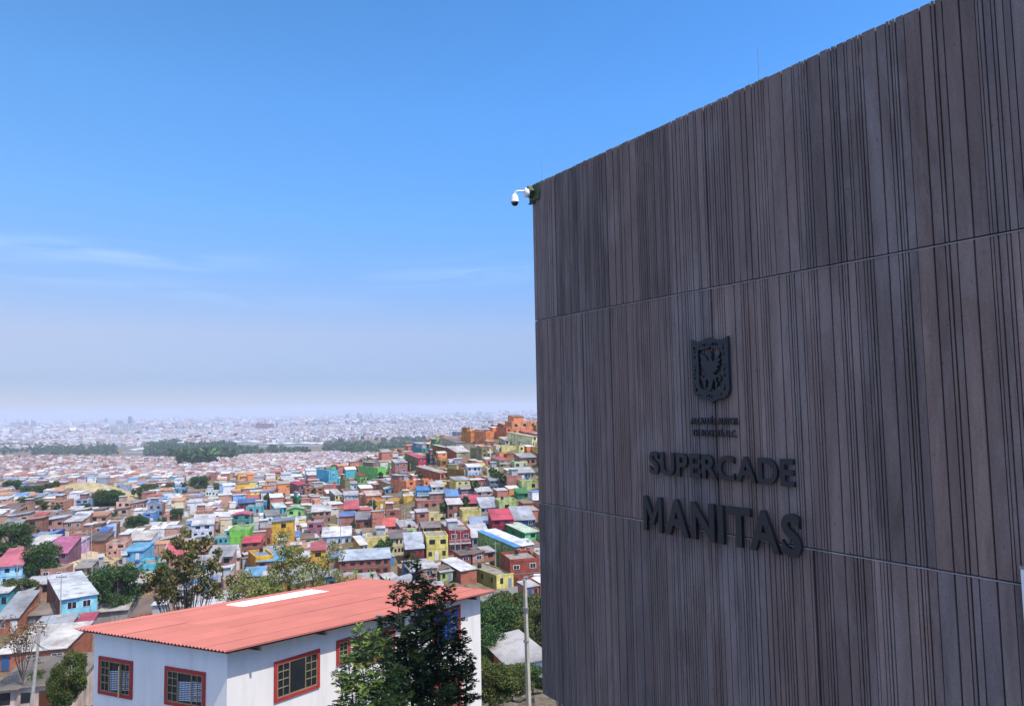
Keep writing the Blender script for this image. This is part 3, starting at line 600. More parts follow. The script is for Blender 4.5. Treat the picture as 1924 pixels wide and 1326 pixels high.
H('A',755,765,905,1012,1098,165,'e0a890','e4cc94','salmon house with a tan roof at left',short='salmon house with tan roof',rtype='slab',nwin=2,nfl=2,dp=8)
H('A',160,170,330,1030,1075,170,'8cb8cc','f0f0ec','low house with wide white roofing at left',rtype='shed',nwin=3,dp=10)
H('A',555,560,755,1000,1045,170,'a87458','6c6460','long brick shed with dark netting at left',rtype='shed',brick=True,nwin=0,dp=8)
H('A',890,900,1090,985,1040,168,'e4e8f0','d8d4cc','white house with a row of small windows at left',short='white row window house',rtype='shed',nwin=5,nfl=1,dp=9)
H('A',155,165,300,590,648,168,'3c587c','b0a8a0','dark blue long building beyond the houses at left',rtype='slab',nwin=4,nfl=2,dp=10)
H('A',540,545,640,692,752,168,'98b0d8','a0b4d0','pale periwinkle block near the knoll',rtype='slab',nwin=2,nfl=2,dp=9)
H('A',355,362,465,705,770,168,'cc8c70','c8a48c','brick apartment house with ledges near the knoll',rtype='slab',brick=True,nwin=3,nfl=3,dp=10)
H('A',1480,1485,1580,622,668,168,'e4eadf','d0d8c8','white green tinted low building in the town',rtype='slab',nwin=3,dp=10)
H('A',1265,1270,1335,610,645,168,'4ca8dc','b8b8b8','azure small house in the town',rtype='slab',nwin=2,dp=8)
H('A',1165,1180,1320,1100,1154,165,'b87080','dc6472','house with a coral red roof left of the big leaf tree',rtype='shed',nwin=2,dp=8,slope=.3)
H('C',238,455,738,512,790,142,'8fdce6','8c4048','teal two storey house with brick side and barred windows',short='teal two storey house',side='96604c',brickside=True,rtype='shed',nwin=2,nfl=2,door=False,slope=.03,patch='c8d0d8',win='w')
H('C',-60,-50,166,262,425,165,'a8dcf4','e0788c','long light blue house with a pink roof at the left edge',short='light blue house at left edge',rtype='shed',nwin=3,nfl=2,dp=8,slope=.3)
H('C',172,178,262,245,335,165,'8cccf0','d8a8b8','light blue house left of the round dark tree',rtype='shed',nwin=1,dp=8)
H('C',560,568,690,290,345,165,'a09488','bcb4ac','tumbledown grey shack beside the dirt road',rtype='shed',nwin=2,dp=7)
H('C',670,745,818,285,420,150,'3c8ea4','b0a4a0','narrow house with brick side and teal front by the dirt road',side='7c5448',rtype='slab',nwin=1,nfl=2,brickside=True)
H('C',820,895,960,270,370,150,'8c5a4c','c8b4b4','brick house joined to teal walls right of the dirt road',rtype='slab',brick=True,nwin=0,dp=9)
H('C',960,966,1035,280,362,168,'3a9cac','d0b8b8','deep teal house right of the dirt road',rtype='slab',nwin=0,dp=8)
H('C',1035,1040,1192,262,335,168,'60cce0','b0c4cc','bright cyan blank house right of the dirt road',short='bright cyan blank house',rtype='parapet',nwin=0,dp=8)
H('C',1110,1190,1270,240,355,158,'2c7848','5c8c64','dark green house beside the big leaf tree',rtype='slab',nwin=0,dp=8)
H('C',950,1000,1175,400,480,160,'c8987c','e0dcd4','small house with a pale flat roof right of the round tree',rtype='shed',nwin=2,dp=8)
H('C',720,726,975,612,700,165,'a8a098','c4beb4','shed with a weathered fibre roof behind the red roofed house',rtype='shed',nwin=0,dp=9,slope=.25)
H('C',-40,-30,136,660,780,165,'b87050','a8b0b8','brick house with a white window at the left edge',short='brick house at left edge',rtype='shed',brick=True,nwin=1,nfl=1,win='w',dp=9,slope=.25)
H('C',150,160,448,680,740,165,'8c8078','a89c90','shack with rumpled rusty sheets beside the teal two storey house',short='rusty shack',rtype='shed',nwin=1,dp=6,slope=.08)
H('C',215,222,505,765,870,165,'8a9cb4','b4bcc4','blue grey house with white windows below the rusty shack',short='blue grey house',rtype='shed',nwin=3,nfl=1,win='w',dp=6)
H('C',540,546,640,765,850,165,'c8a0a0','c85070','low house with a crimson roof behind the white house',rtype='shed',nwin=0,dp=6)
H('C',-40,-30,500,975,1060,165,'c07050','e4e2dc','brick house under a wide dirty white flat roof at bottom left',short='brick house under wide white roof',rtype='shed',brick=True,nwin=2,nfl=1,win='w',dp=12,slope=.015)
H('C',-70,-60,585,1245,1400,165,'e4c8b4','8c8478','peach house under a grey rusted roof at the bottom left corner',short='peach corner house',rtype='shed',nwin=3,nfl=1,dp=8,slope=.03)
H('D',1610,1745,1960,672,770,160,'d8d8da','c4c4c2','low house with white ribbed roof and orange wall behind the lamp pole',short='low house behind the lamp pole',side='d8704c',rtype='side',nwin=0,dp=9,slope=.1)
# ------------------------------------------------------------------ houses filling the slope and the town
print('landmarks', len(RECTS))
ROADPX = [(190,1028),(174,1037),(160,1050),(143,1070),(128,1098),(885,1042),(855,1052),(820,1066),(785,1078),(1010,1098),(975,1104),(935,1120),(905,1134),(225,926),(245,931),(257,940),(249,950),(238,958)]
ROADW = [hit(*p)[:2] for p in ROADPX]
EXCL = [(118,212,914,946),(330,386,928,938),(-100,52,1012,1112),(128,232,1060,1180),(118,200,1028,1112),(196,262,926,960),(180,262,1092,1165),(690,1030,1135,1330),(-50,130,1250,1330),(182,232,938,962),(330,400,880,925),(255,345,1108,1140)]
PAL = dict(
 ridge=[('f0884c',7,'orange'),('b06a34',3,'ochre brown'),('c07a60',4,'brick'),('a89a60',3,'khaki'),('e8d68c',3,'pale yellow'),('7a4a38',1,'dark brown'),('e8b850',2,'sand')],
 left=[('c07a60',6,'brick'),('4cb0b8',2,'teal'),('74c05c',2,'green'),('d8d4cc',2,'off white'),('8c8460',2,'olive'),('d89060',1,'orange'),('b0685a',3,'dark brick')],
 mid=[('c07660',7,'brick'),('ecd468',4,'yellow'),('dcd8d0',4,'off white'),('a05a48',3,'dark brick'),('a8acb4',3,'grey'),('b8c878',1,'lime'),('ee904c',3,'orange'),('eab028',2,'golden'),('4a88b4',1,'blue')],
 town=[('c89478',7,'brick'),('dcb094',5,'salmon brick'),('a87058',2,'dark brick'),('e4e0d8',5,'off white'),('90b8dc',1,'light blue'),('dcb4c4',1,'pink'),('d8c8a0',1,'cream'),('58b0b8',1,'teal'),('98a0ac',1,'grey')])
ROOFS = [(TIN,5,'white tin'),(GREY,5,'grey tin'),('e0e0e0',2,'bright white'),('8c7868',4,'weathered brown'),('a8a098',3,'flat grey'),('6c9cd8',1,'blue'),('c06458',.7,'red'),('c89470',3,'tan')]
def pick(lst, rg):
    t_ = rg.random()*sum(q[1] for q in lst)
    for q in lst:
        t_ -= q[1]
        if t_ <= 0: return q
    return lst[-1]
cands = []; rgf = random.Random(11)
def zone(px, py):
    if px > 830 and py < 895: return 'ridge'
    if 540 < px < 740 and py < 985: return 'left'
    if px > 440: return 'mid'
    return 'town'
LMR = list(RECTS); NEWR = []; NEWL = []
def oyk(R, bx):
    b = R[4]; return (min(b[3], bx[3])-max(b[1], bx[1]))/max(1, b[3]-b[1])
def grid(Naz, rmin, rmax, test, wl=6.4, dl=8.2, row=9.6, tol=.34, hh=(2.7, 2.9, 5.1, 5.3, 5.4, 7.6), pre=()):
    F = az_dir(Naz-90); B = az_dir(Naz+180); n = int(rmax/wl)+2; k = int(rmax/row)+2
    for j in range(-k, k):
        off = rgf.uniform(0, wl); gap = (2.6 if j % 2 else 0)
        for i in range(-n, n):
            o = F*(i*wl+off)+B*(j*row+gap); r = math.hypot(*o)
            if r < rmin or r > rmax or o[1] < 0: continue
            a_ = o[0]/o[1]
            if a_ < -.80 or a_ > .09: continue
            z = h1(*o); px, py = proj((o[0], o[1], z))
            if not (-60 < px < 1040) or py > 1345 or not test(px, py, r): continue
            if any(a < px < b and c < py < d for a, b, c, d in EXCL): continue
            if any(math.hypot(o[0]-q[0], o[1]-q[1]) < 8.0 for q in ROADW): continue
            if math.hypot(o[0]+229, (o[1]-400)*1.2) < 33 or rgf.random() < .05: continue
            wd = wl*rgf.uniform(.86, .985); dp = dl*rgf.uniform(.85, 1.05); h = rgf.choice(hh)*rgf.uniform(.95, 1.05)
            P = (o[0], o[1], z); na = Naz+rgf.uniform(-2, 2)
            bad = False
            for R in LMR+NEWR:
                if math.hypot(R[0][0]-o[0], R[0][1]-o[1]) > 34: continue
                if overlap(P, wd, dp, na, R): bad = True; break
            if bad: continue
            for _ in range(3):
                bx = bbox_px(P, wd, dp, h+.7, na); hid = False
                for R in LMR:
                    if R[5] < r or (py < 905 and oyk(R, bx) < .62): continue
                    b = R[4]; ox = min(b[2], bx[2])-max(b[0], bx[0]); oy = min(b[3], bx[3])-max(b[1], bx[1])
                    if ox > 2 and oy > max(2, tol*(b[3]-b[1])): hid = True; break
                if not hid: break
                h *= .62
            if hid or h < 2.: continue
            cands.append((P, wd, dp, h, na, bx, r, zone(px, py))); NEWL.append((P, wd, dp, na))
grid(158, 150, 560, lambda px, py, r: px > 395 and py > 800, 6.3, 8.4, 9.4)
grid(166, 230, 640, lambda px, py, r: px <= 395, 5.6, 6.4, 7.2, hh=(2.5, 2.6, 2.8, 4.9, 5.1, 5.2))
grid(166, 95, 230, lambda px, py, r: px <= 395, 6.4, 7.6, 9.0, hh=(2.6, 2.8, 5.0))
NEWR = list(NEWL); NEWL = []
grid(162, 150, 560, lambda px, py, r: px > 395 and py > 800, 4.3, 5.0, 5.4, tol=.42, hh=(2.5, 2.6, 4.9, 5.2))
grid(166, 95, 640, lambda px, py, r: px <= 395, 5.0, 5.2, 6.0, tol=.42, hh=(2.5, 2.6, 4.9))
NEWR += NEWL; NEWL = []
grid(150, 150, 560, lambda px, py, r: px > 395 and py > 800, 3.3, 3.6, 3.9, tol=.5, hh=(2.4, 2.5, 4.4))
cands.sort(key=lambda q: -(min(q[5][2], 1010)-max(q[5][0], 0))*(q[5][3]-q[5][1])/1.0)
NIND = 300-len(RECTS)
print('fill candidates', len(cands), 'individual', NIND)
SH = [(k, v) for k, v in SHORT.items() if v[2]]
used = {}
def where(px, py, rank):
    q = sorted(SH, key=lambda s: math.hypot(s[1][0]-px, (s[1][1]-py)*1.4))
    x, y, nm = q[min(rank, len(q)-1)][1]; dx, dy = px-x, py-y
    if abs(dx) > 1.6*abs(dy): d = 'right of' if dx > 0 else 'left of'
    elif abs(dy) > 1.6*abs(dx): d = 'below' if dy > 0 else 'above'
    else: d = ('below and ' if dy > 0 else 'above and ')+('right of' if dx > 0 else 'left of')
    return d+' the '+nm, math.hypot(dx, dy)
stuffV = []; stuffC = []
BRK = ('brick', 'dark brick', 'salmon brick')
for idx, (P, wd, dp, h, na, bx, r, zn) in enumerate(cands):
    rg = random.Random(idx*17+3); wc, _, wn = pick(PAL[zn], rg); rc, _, rn = pick(ROOFS, rg)
    cx, cy = (bx[0]+bx[2])/2, (bx[1]+bx[3])/2
    if idx < NIND:
        nfl = max(1, round(h/2.7)); flat = rn == 'flat grey'
        lab = None
        size = {1: 'low', 2: 'two storey', 3: 'tall three storey'}.get(nfl, 'tall')
        for rank in (0, 1, 2, 3):
            wh, dist = where(cx, cy, rank)
            for cnd in (f'{size} {wn} house with {rn} roof {wh}',):
                if len(cnd.split()) <= 16 and cnd not in used: lab = cnd; break
            if lab: break
        if lab is None:
            for rank in range(4, 14):
                cnd = f'{size} {wn} house with {rn} roof, a little way {where(cx, cy, rank)[0]}'
                if cnd not in used and len(cnd.split()) <= 16: lab = cnd; break
            if lab is None: lab = f'{size} {wn} house with {rn} roof in the crowded town'
        used[lab] = 1
        o = house(P, wd, dp, h, na, wc, rc, rtype='slab' if flat else rg.choice(['shed', 'shed', 'shed', 'side']), brick=wn in BRK, brickside=rg.random() < .5,
                  side=None if rg.random() < .6 or wn in BRK else 'a86c54', nfl=nfl, two=(zn != 'ridge' and rg.random() < .35) or None, win=rg.choice('ddw'), label=lab, balcony=(nfl > 1 and rg.random() < .14), group='houses crowding the slope and town', rsd=idx)
    else:
        F = az_dir(na-90); B = az_dir(na+180); q = np.array(P[:2]); c4 = [q, q+F*wd, q+F*wd+B*dp, q+B*dp]
        zt = P[2]+h; dz = rg.uniform(-.1, .16)*dp; wl_, rl = np.array(alb(wc, .80)), np.array(alb(rc, .64))
        top = [(c4[0][0],c4[0][1],zt),(c4[1][0],c4[1][1],zt),(c4[2][0],c4[2][1],zt+dz),(c4[3][0],c4[3][1],zt+dz)]
        bot = [(a[0], a[1], P[2]-3) for a in c4]
        for i in range(4):
            j = (i+1) % 4; stuffV.append([bot[i], bot[j], top[j], top[i]]); stuffC.append(wl_)
        e = [np.array(v) for v in top]; ctr = sum(e)/4; stuffV.append([tuple(v+(v-ctr)*np.array((.07,.07,0))+np.array((0,0,.05))) for v in e]); stuffC.append(rl)
o = link('hillside_houses', quads_mesh('hillside_houses', np.array(stuffV), np.array(stuffC), CITY)); tag(o, 'dense mass of small brick houses beyond the nearer ones', 'houses', kind='stuff')
# ------------------------------------------------------------------ the city on the plain
def srgb(a, k=1.): return np.array([lin(c) for c in a])*k
def city(name, label, Naz, rmin, rmax, wl, dl, hs, walls, roofs, drop, seed, amax=9, mask=None):
    g = np.random.default_rng(seed); F = az_dir(Naz-90); B = az_dir(Naz+180); n = int(rmax*1.05/wl); k = int(rmax*1.05/dl)
    I, J = np.meshgrid(np.arange(-n, n), np.arange(-k, k)); I = I.ravel(); J = J.ravel()
    roff = g.uniform(0, wl, 2*k+2); U = I*wl+roff[J+k]; V = J*dl+np.where(J % 2, dl*.22, 0)+np.sin(I*.02)*dl
    X = F[0]*U+B[0]*V; Y = F[1]*U+B[1]*V; r = np.hypot(X, Y); A = np.degrees(np.arctan2(X, Y))
    ok = (r > rmin) & (r < rmax) & (A > -38) & (A < amax) & (g.random(len(X)) > drop)
    if mask is not None: ok &= mask(X, Y, r, A, g)
    X, Y, r, A = X[ok], Y[ok], r[ok], A[ok]; m_ = len(X); Z = hgt(X, Y)
    w_ = wl*g.uniform(.6, .98, m_); d_ = dl*g.uniform(.55, .86, m_); h_ = g.choice(hs, m_)*g.uniform(.85, 1.15, m_); sl = g.uniform(-.08, .14, m_)*d_
    th = np.radians(g.normal(0, 2.5, m_)); Fx = F[0]*np.cos(th)-F[1]*np.sin(th); Fy = F[0]*np.sin(th)+F[1]*np.cos(th); Bx, By = -Fy, Fx
    cs = []
    for a, b in ((0,0),(1,0),(1,1),(0,1)): cs.append((X+Fx*w_*a+Bx*d_*b, Y+Fy*w_*a+By*d_*b, Z+h_+sl*b))
    T = np.stack([np.stack(c, -1) for c in cs], 1); Bt = T.copy(); Bt[:, :, 2] = (Z-3)[:, None]
    Q = [np.stack([Bt[:, i], Bt[:, (i+1) % 4], T[:, (i+1) % 4], T[:, i]], 1) for i in range(4)]+[T]
    wc = srgb([c[0] for c in walls], .78)[g.choice(len(walls), m_, p=np.array([c[1] for c in walls])/sum(c[1] for c in walls))]*g.uniform(.8, 1.1, (m_, 1))
    rc = srgb([c[0] for c in roofs], .66)[g.choice(len(roofs), m_, p=np.array([c[1] for c in roofs])/sum(c[1] for c in roofs))]*g.uniform(.75, 1.1, (m_, 1))
    print(name, m_)
    o = link(name, quads_mesh(name, np.concatenate(Q), np.clip(np.concatenate([wc]*4+[rc]), 0, .9), CITY)); tag(o, label, 'city', kind='stuff')
BR = [('b88c7c',5),('c8a89c',5),('a87464',2),('e4dcd8',4),('ccb8a8',3),('98b0cc',.4)]
RF = [('d4d4d8',4),('c8c0c0',4),('c4a49c',4),('a88c88',2),('ececec',2),('847c7c',3),('7ca0d0',.4)]
def bump_mask(X, Y, r, A, g):
    ok = np.ones(len(X), bool)
    ok &= ~((np.abs(X+229) < 36) & (np.abs(Y-396) < 24))
    return ok & ~((A > -6.) & (r < 560))
city('near_city_houses', 'pink and white rows of small brick houses filling the valley', 164, 600, 1780, 5.7, 8.0, [2.8, 3., 3.2, 5.4, 5.6], BR, RF, .06, 3, 9, bump_mask)
def far_mask(X, Y, r, A, g):
    s = np.sin(X/330.+1)*np.cos(Y/410.)+.6*np.sin(X/140.+Y/190.)
    return s > -1.05
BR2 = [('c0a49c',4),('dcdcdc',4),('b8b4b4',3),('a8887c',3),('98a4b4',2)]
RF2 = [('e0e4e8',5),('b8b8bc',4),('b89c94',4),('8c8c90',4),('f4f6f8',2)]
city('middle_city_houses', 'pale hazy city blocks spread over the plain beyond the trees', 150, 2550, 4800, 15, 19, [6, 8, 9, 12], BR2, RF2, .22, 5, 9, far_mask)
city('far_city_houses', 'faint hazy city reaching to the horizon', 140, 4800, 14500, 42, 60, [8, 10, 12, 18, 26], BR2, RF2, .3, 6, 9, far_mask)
# long low warehouses on the plain
def warehouse(x0, x1, yt, yb, label, roofc='f0f0ee', depth=70):
    p = hit(x0, yb); q = hit(x1, yb); d = (p[3]+q[3])/2; p = at(x0, yb, d); wdt = (x1-x0)/FPX*d; h = max(6, (yb-yt)/FPX*d*.5)
    z = h1(p[0], p[1]); t_ = thing('warehouse', label, 'warehouse', (p[0], p[1], z), 0, 'white industrial sheds on the plain')
    m = MB(); m.box(0, wdt, 0, depth, -2, h, alb('e8e8e6', .6), 0, skip='t'); build(m, 'wall', WALL, t_)
    m = MB(); n = max(2, int(wdt/45))
    for k in range(n):
        a, b = wdt*k/n, wdt*(k+1)/n; c = (a+b)/2
        m.face([(a,-1,h),(c,-1,h+3),(c,depth+1,h+3),(a,depth+1,h)], alb(roofc, .62)); m.face([(c,-1,h+3),(b,-1,h),(b,depth+1,h),(c,depth+1,h+3)], alb(roofc, .62)); m.face([(a,-.9,h),(b,-.9,h),(c,-.9,h+3)], alb('dcdcda', .6))
    build(m, 'roof', WALL, t_)
for a in [(317,370,826,838,'large white shed with tall front right of the middle woodland'),(260,322,832,841,'long white shed just left of the tall fronted shed'),(231,270,842,850,'low white shed at the edge of the woodland at left'),
          (408,474,827,835,'long white shed right of the tall fronted shed'),(480,570,830,838,'widest white shed beyond the second woodland'),(571,600,832,838,'small white shed at the right end of the shed row'),
          (114,156,821,830,'white factory block with upright tanks at left'),(0,48,815,820,'pale long shed at the far left'),(190,245,817,821,'thin pale shed behind the tank factory'),(300,345,818,822,'thin pale shed far behind the tall fronted shed')]: warehouse(*a)
# towers
def tower(x0, x1, yt, yb, c, label, group='apartment towers far out on the plain', d=None):
    p = hit(x0, yb); d = d or (p[3] if p is not None else 12000); p = at(x0, yb, d); wdt = (x1-x0)/FPX*d; z = 0.
    h = (yb-yt)/FPX*d; t_ = thing('apartment_tower', label, 'tower', (p[0], p[1], z), rad(12), group)
    m = MB(); n = max(3, int(h/3)); cc = alb(c, .62)
    m.box(0, wdt, 0, wdt*.7, -1, h, cc, 0, skip='b'); m.box(wdt*.3, wdt*.6, wdt*.2, wdt*.5, h, h+4, cc, 0, skip='b')
    n = min(n, 14)
    for k in range(n):
        zz = h*(k+.35)/n
        for a, b in ((.08,.3),(.38,.62),(.7,.92)): m.face([(wdt*a,-.05,zz),(wdt*b,-.05,zz),(wdt*b,-.05,zz+h/n*.4),(wdt*a,-.05,zz+h/n*.4)], lin('50545c'))
    build(m, 'wall', WALL, t_)
for i, a in enumerate([(206,212,801,815),(213,219,801,815),(229,239,798,814),(246,255,800,812)]): tower(*a, 'ece8e2', ['leftmost of four white towers standing together','second of four white towers standing together','broad tallest white tower of four together','rightmost of four white towers standing together'][i], None)
tower(240, 245, 785, 803, '8c98a8', 'slim grey tower rising behind the four white towers', None, 6500)
for i, (a, b) in enumerate([(480,490),(492,503),(504,513)]): tower(a, b, 797+i, 810, 'a87464', ['left brown brick tower of the dense trio','middle brown brick tower of the dense trio','right brown brick tower of the dense trio'][i], None, 4300)
for i, (a, b) in enumerate([(362,370),(371,378),(380,388)]): tower(a, b, 801, 808, 'e8e4d8', ['left cream slab tower of three left of the brown trio','middle cream slab tower of three left of the brown trio','right cream slab tower of three left of the brown trio'][i], None, 4700)
def vert_label(pre, px):
    for x, y, nm in sorted((v for k, v in SH), key=lambda v: abs(v[0]-px)):
        q = f'{pre} straight above the {nm}'
        if q not in used and len(q.split()) < 17: used[q] = 1; return q
    return pre+' seen between two others'
rg = random.Random(5)
for i in range(72):
    cx = rg.choice([rg.uniform(0, 60), rg.uniform(130, 330), rg.uniform(560, 1003), rg.uniform(640, 700), rg.uniform(722, 766), rg.uniform(830, 870), rg.uniform(880, 1000), rg.uniform(0, 1003)])
    d = rg.uniform(6500, 12500); b0 = ray(cx, 780); hz = 766-.018*(cx-962); yb = hz+100/d*FPX; hh = rg.uniform(28, 75); yt = yb-hh/d*FPX; ww = rg.uniform(16, 40)/d*FPX
    tower(cx, cx+ww, yt, yb, rg.choice(['e0dcd8','d0c4bc','c0a89c','b8bcc4']), vert_label('faint tower on the hazy horizon,', cx), 'faint towers in the haze near the horizon', d)
def lab_at(pre, px, py):
    for k in range(12):
        q = pre+' '+where(px, py, k)[0]
        if q not in used and len(q.split()) < 17: used[q] = 1; return q
    return pre+' among the crowded houses'
# ------------------------------------------------------------------ trees
def cloud(cl, n, size, cols, rg, flat=.0, elong=1.):
    """leaf sized quads around clump centres [(x,y,z,r)]"""
    cl = np.array(cl, float); wts = cl[:, 3]**2; ix = rg.choice(len(cl), n, p=wts/wts.sum())
    d = rg.normal(size=(n, 3)); d /= np.linalg.norm(d, axis=1)[:, None]; c = cl[ix, :3]+d*(cl[ix, 3]*rg.uniform(.35, 1.05, n)**.6)[:, None]*np.array((1, 1, .85))
    u = rg.normal(size=(n, 3)); u[:, 2] *= 1-flat; u /= np.linalg.norm(u, axis=1)[:, None]
    v = np.cross(u, rg.normal(size=(n, 3))); v /= np.linalg.norm(v, axis=1)[:, None]
    s = size*rg.uniform(.6, 1.3, n)[:, None]; u *= s*elong; v *= s*.55
    V = np.stack([c-u, c-v*1.0, c+u, c+v*1.0], 1)
    cc = srgb(cols)[rg.choice(len(cols), n)]*rg.uniform(.7, 1.25, (n, 1)); return V, cc
def leaves(parts, name='crown', parent=None):
    V = np.concatenate([p[0] for p in parts]); C_ = np.concatenate([p[1] for p in parts]); return link(name, quads_mesh(name, V, C_, LEAF), parent)
DG = ['3c5a2c','2f4a26','4c6a34','26402a','5a7438']; OL = ['6c7434','808a40','586430','8c8a48','4c5a2c']
def tree_proto(kind, name, cols, n, size, H_=1., R_=.5, seed=1, limbs=7, lean=0):
    g = np.random.default_rng(seed); root = link(name, None); root.empty_display_size = .3
    cl = []; m = MB(); m.tube([(0,0,-.15),(.01,0,.15*H_),(.03+lean,.02,.45*H_),(.02+lean,0,.75*H_)], [.035, .028, .02, .008], 6)
    for k in range(limbs*3):
        a = k*2.4+g.uniform(-.3, .3); zz = H_*g.uniform(.3, .92); rr = R_*math.sin(math.pi*min(1, max(.12, (zz/H_-.12)*1.02)))**.6*g.uniform(.45, .82)
        c = (math.cos(a)*rr+lean*zz, math.sin(a)*rr, zz); cl.append((*c, R_*g.uniform(.24, .42)))
        if k < limbs: m.tube([(lean*.3, 0, zz*.45), (c[0]*.6, c[1]*.6, zz*.8), c], [.014, .009, .004], 4)
    build(m, 'trunk', BARK, root); leaves([cloud(cl, n, size, cols, g)], 'crown', root); return root
PLACED = set()
def put(proto, px, py, h, label, cat='tree', group=None, d=None, rz=None, sx=1.):
    if proto.name not in PLACED: PLACED.add(proto.name); o = proto
    else: o = copy_tree(proto)
    p = hit(px, py) if d is None else at(px, py, d)
    o.location = (p[0], p[1], h1(p[0], p[1])); o.scale = (h*sx, h*sx, h); o.rotation_euler = (0, 0, random.uniform(0, 6.28) if rz is None else rz)
    tag(o, label, cat, group); return o
T1 = tree_proto('round', 'round_tree', DG, 13000, .023, 1., .55, 1, 9)
T2 = tree_proto('round', 'bushy_tree', ['566430','647036','46562a','6c6c3c','4c5a2c','3c4c26'], 13000, .022, 1., .5, 2, 9)
T3 = tree_proto('col', 'slim_tree', DG, 900, .07, 1., .28, 3, 6)
T4 = tree_proto('far', 'far_tree', DG, 420, .12, 1., .5, 4, 5)
put(T1, 82, 1106, 9.5, 'big round dark tree between the light blue houses and dirt road', sx=.85)
put(T1, 218, 1158, 8.8, 'big dark bushy tree right of the teal two storey house', sx=1.0)
put(T2, 34, 1140, 5.5, 'dull green tree behind the teal two storey house at left', sx=1.2)
put(T1, 14, 1040, 7.5, 'dark tree at the left edge above the pink roofs', sx=1.6)
put(T1, 200, 962, 9, 'left half of the dark tree pair below the knoll', sx=1.2)
put(T1, 219, 962, 8, 'right half of the dark tree pair below the knoll', sx=1.1)
put(T2, 130, 1300, 4.4, 'tall dusty green bush beside the white house corner', 'tree', sx=.55, d=62)
put(T2, 112, 1300, 3.0, 'lower dusty green bush beside the white house corner', 'tree', sx=.7, d=66)
put(T2, 64, 1262, 4.5, 'bright shrub right of the leaning concrete pole', 'shrub', sx=.7, d=88)
put(T2, 82, 1282, 3.6, 'low bright green plants at the foot of the concrete pole', 'shrub', sx=1.0, d=84)
for i, (px, py, h, lb) in enumerate([(374,925,10,'dark tree beside brick houses above the big leaf tree'),(273,938,8,'tree right of the grey curved road'),(285,935,7,'small tree beside the brick house right of the curved road'),(316,932,8,'tree above the lilac houses mid town'),
    (22,932,8,'tree left of the dark blue long building'),(47,942,7,'low tree under the dark blue long building'),(70,935,6,'tree right under the dark blue long building'),(100,925,6,'tree beside the dry knoll on its left'),(48,962,6,'tree before the brick apartment house'),(78,962,5,'hedge like tree before the brick apartment house'),
    (255,1002,6,'tree beside the white row window house'),(266,1000,5,'second tree beside the white row window house'),(330,980,5,'tree behind the long orange brick house'),(410,928,7,'tree right of the white green tinted building'),(160,965,4,'shrub left of the dark tree pair'),(240,965,4,'shrub right of the dark tree pair'),
    (212,985,4,'shrub on the green patch in the town'),(320,1110,5,'tree under the big leaf tree'),(186,1103,4,'small tree beside the tumbledown grey shack'),(150,1110,4,'bush at the lower end of the dirt road')]):
    put(T2 if i % 2 else T1, px, py, h, lb, sx=1.15)
# right hand bushes below the street
for i, (px, py, h, sx, d, lb) in enumerate([(925,1225,7.2,1.,98,'olive bushy tree just right of the white house end'),(960,1200,7.2,1.1,108,'dry olive bush under the street'),(995,1190,6.6,1.2,112,'olive bush beside the dark wall'),(905,1180,4.6,1.,118,'smaller bush by the white house roof tip'),
    (1012,1240,6,1.2,96,'dark green bush touching the dark wall edge'),(915,1260,5.2,.9,80,'green tree below the fence line'),(962,1330,2.6,1.3,52,'bright green shrub with pale blossoms at the lamp pole foot'),(922,1335,3.1,1.1,46,'bright shrub between the white house and lamp pole'),(1002,1330,2.1,1.2,60,'green shrub under the dark wall corner'),(880,1165,4.5,1.2,125,'bush behind the white house gable')]):
    put(T2 if i in (1, 2, 4, 6, 7) else T1, px, py, h, lb, 'tree' if h > 6 else 'shrub', sx=sx, d=d)
rg = random.Random(9)
for i in range(46):
    px = rg.uniform(440, 1000) if i < 20 else rg.uniform(0, 430); py = rg.uniform(900, 1060) if px > 560 else rg.uniform(880, 1000)
    put(T3 if i % 3 else T4, px, py, rg.uniform(3.5, 6), lab_at(('slim' if i % 3 else 'round')+' small tree', px, py), 'tree', 'small trees between the houses')
g = np.random.default_rng(21); V = []; C_ = []
def wood(name, label, polys, dens, hts=(8, 15)):
    Vs, Cs = [], []
    for x0, x1, y0, y1 in polys:
        n = int((x1-x0)*(y1-y0)*dens)
        for _ in range(n):
            p = hit(g.uniform(x0, x1), g.uniform(y0, y1))
            if p is None or p[3] < 1000: continue
            h = g.uniform(*hts); z = h1(p[0], p[1])
            cl = [(p[0]+g.uniform(-3, 3), p[1]+g.uniform(-3, 3), z+h*g.uniform(.3, .85), h*.33) for _ in range(4)]
            a, b = cloud(cl, 34, h*.2, DG, g); b *= g.uniform(.6, 1.3); Vs.append(a); Cs.append(b)
    print(name, sum(map(len, Vs)))
    o = link(name, quads_mesh(name, np.concatenate(Vs), np.concatenate(Cs), LEAF)); tag(o, label, 'woodland', kind='stuff')
wood('left_woodland', 'dark green tree belt across the plain at left', [(0,115,836,852),(60,220,840,856),(170,215,838,852),(0,40,830,842),(62,112,822,830)], .10)
wood('middle_woodland', 'large dark wood in front of the white sheds', [(272,330,840,862),(320,440,838,866),(430,482,846,858),(335,400,860,880),(350,372,880,888),(300,340,832,842)], .11, (11, 20))
wood('right_woodland', 'dark tree belt in front of the hill', [(610,700,836,852),(640,780,838,856),(500,520,842,852),(735,800,826,838),(870,960,806,814),(520,560,846,854)], .10, (9, 17))
for i in range(60):
    px = rg.uniform(0, 800); py = rg.uniform(846, 858) if i < 25 else rg.uniform(812, 835)
    p = hit(px, py)
    if p is not None and p[3] > 1000: put(T3 if i % 4 == 0 else T4, px, py, rg.uniform(12, 20), vert_label('distant dark tree on the plain,', px), 'tree', 'distant trees scattered on the plain')
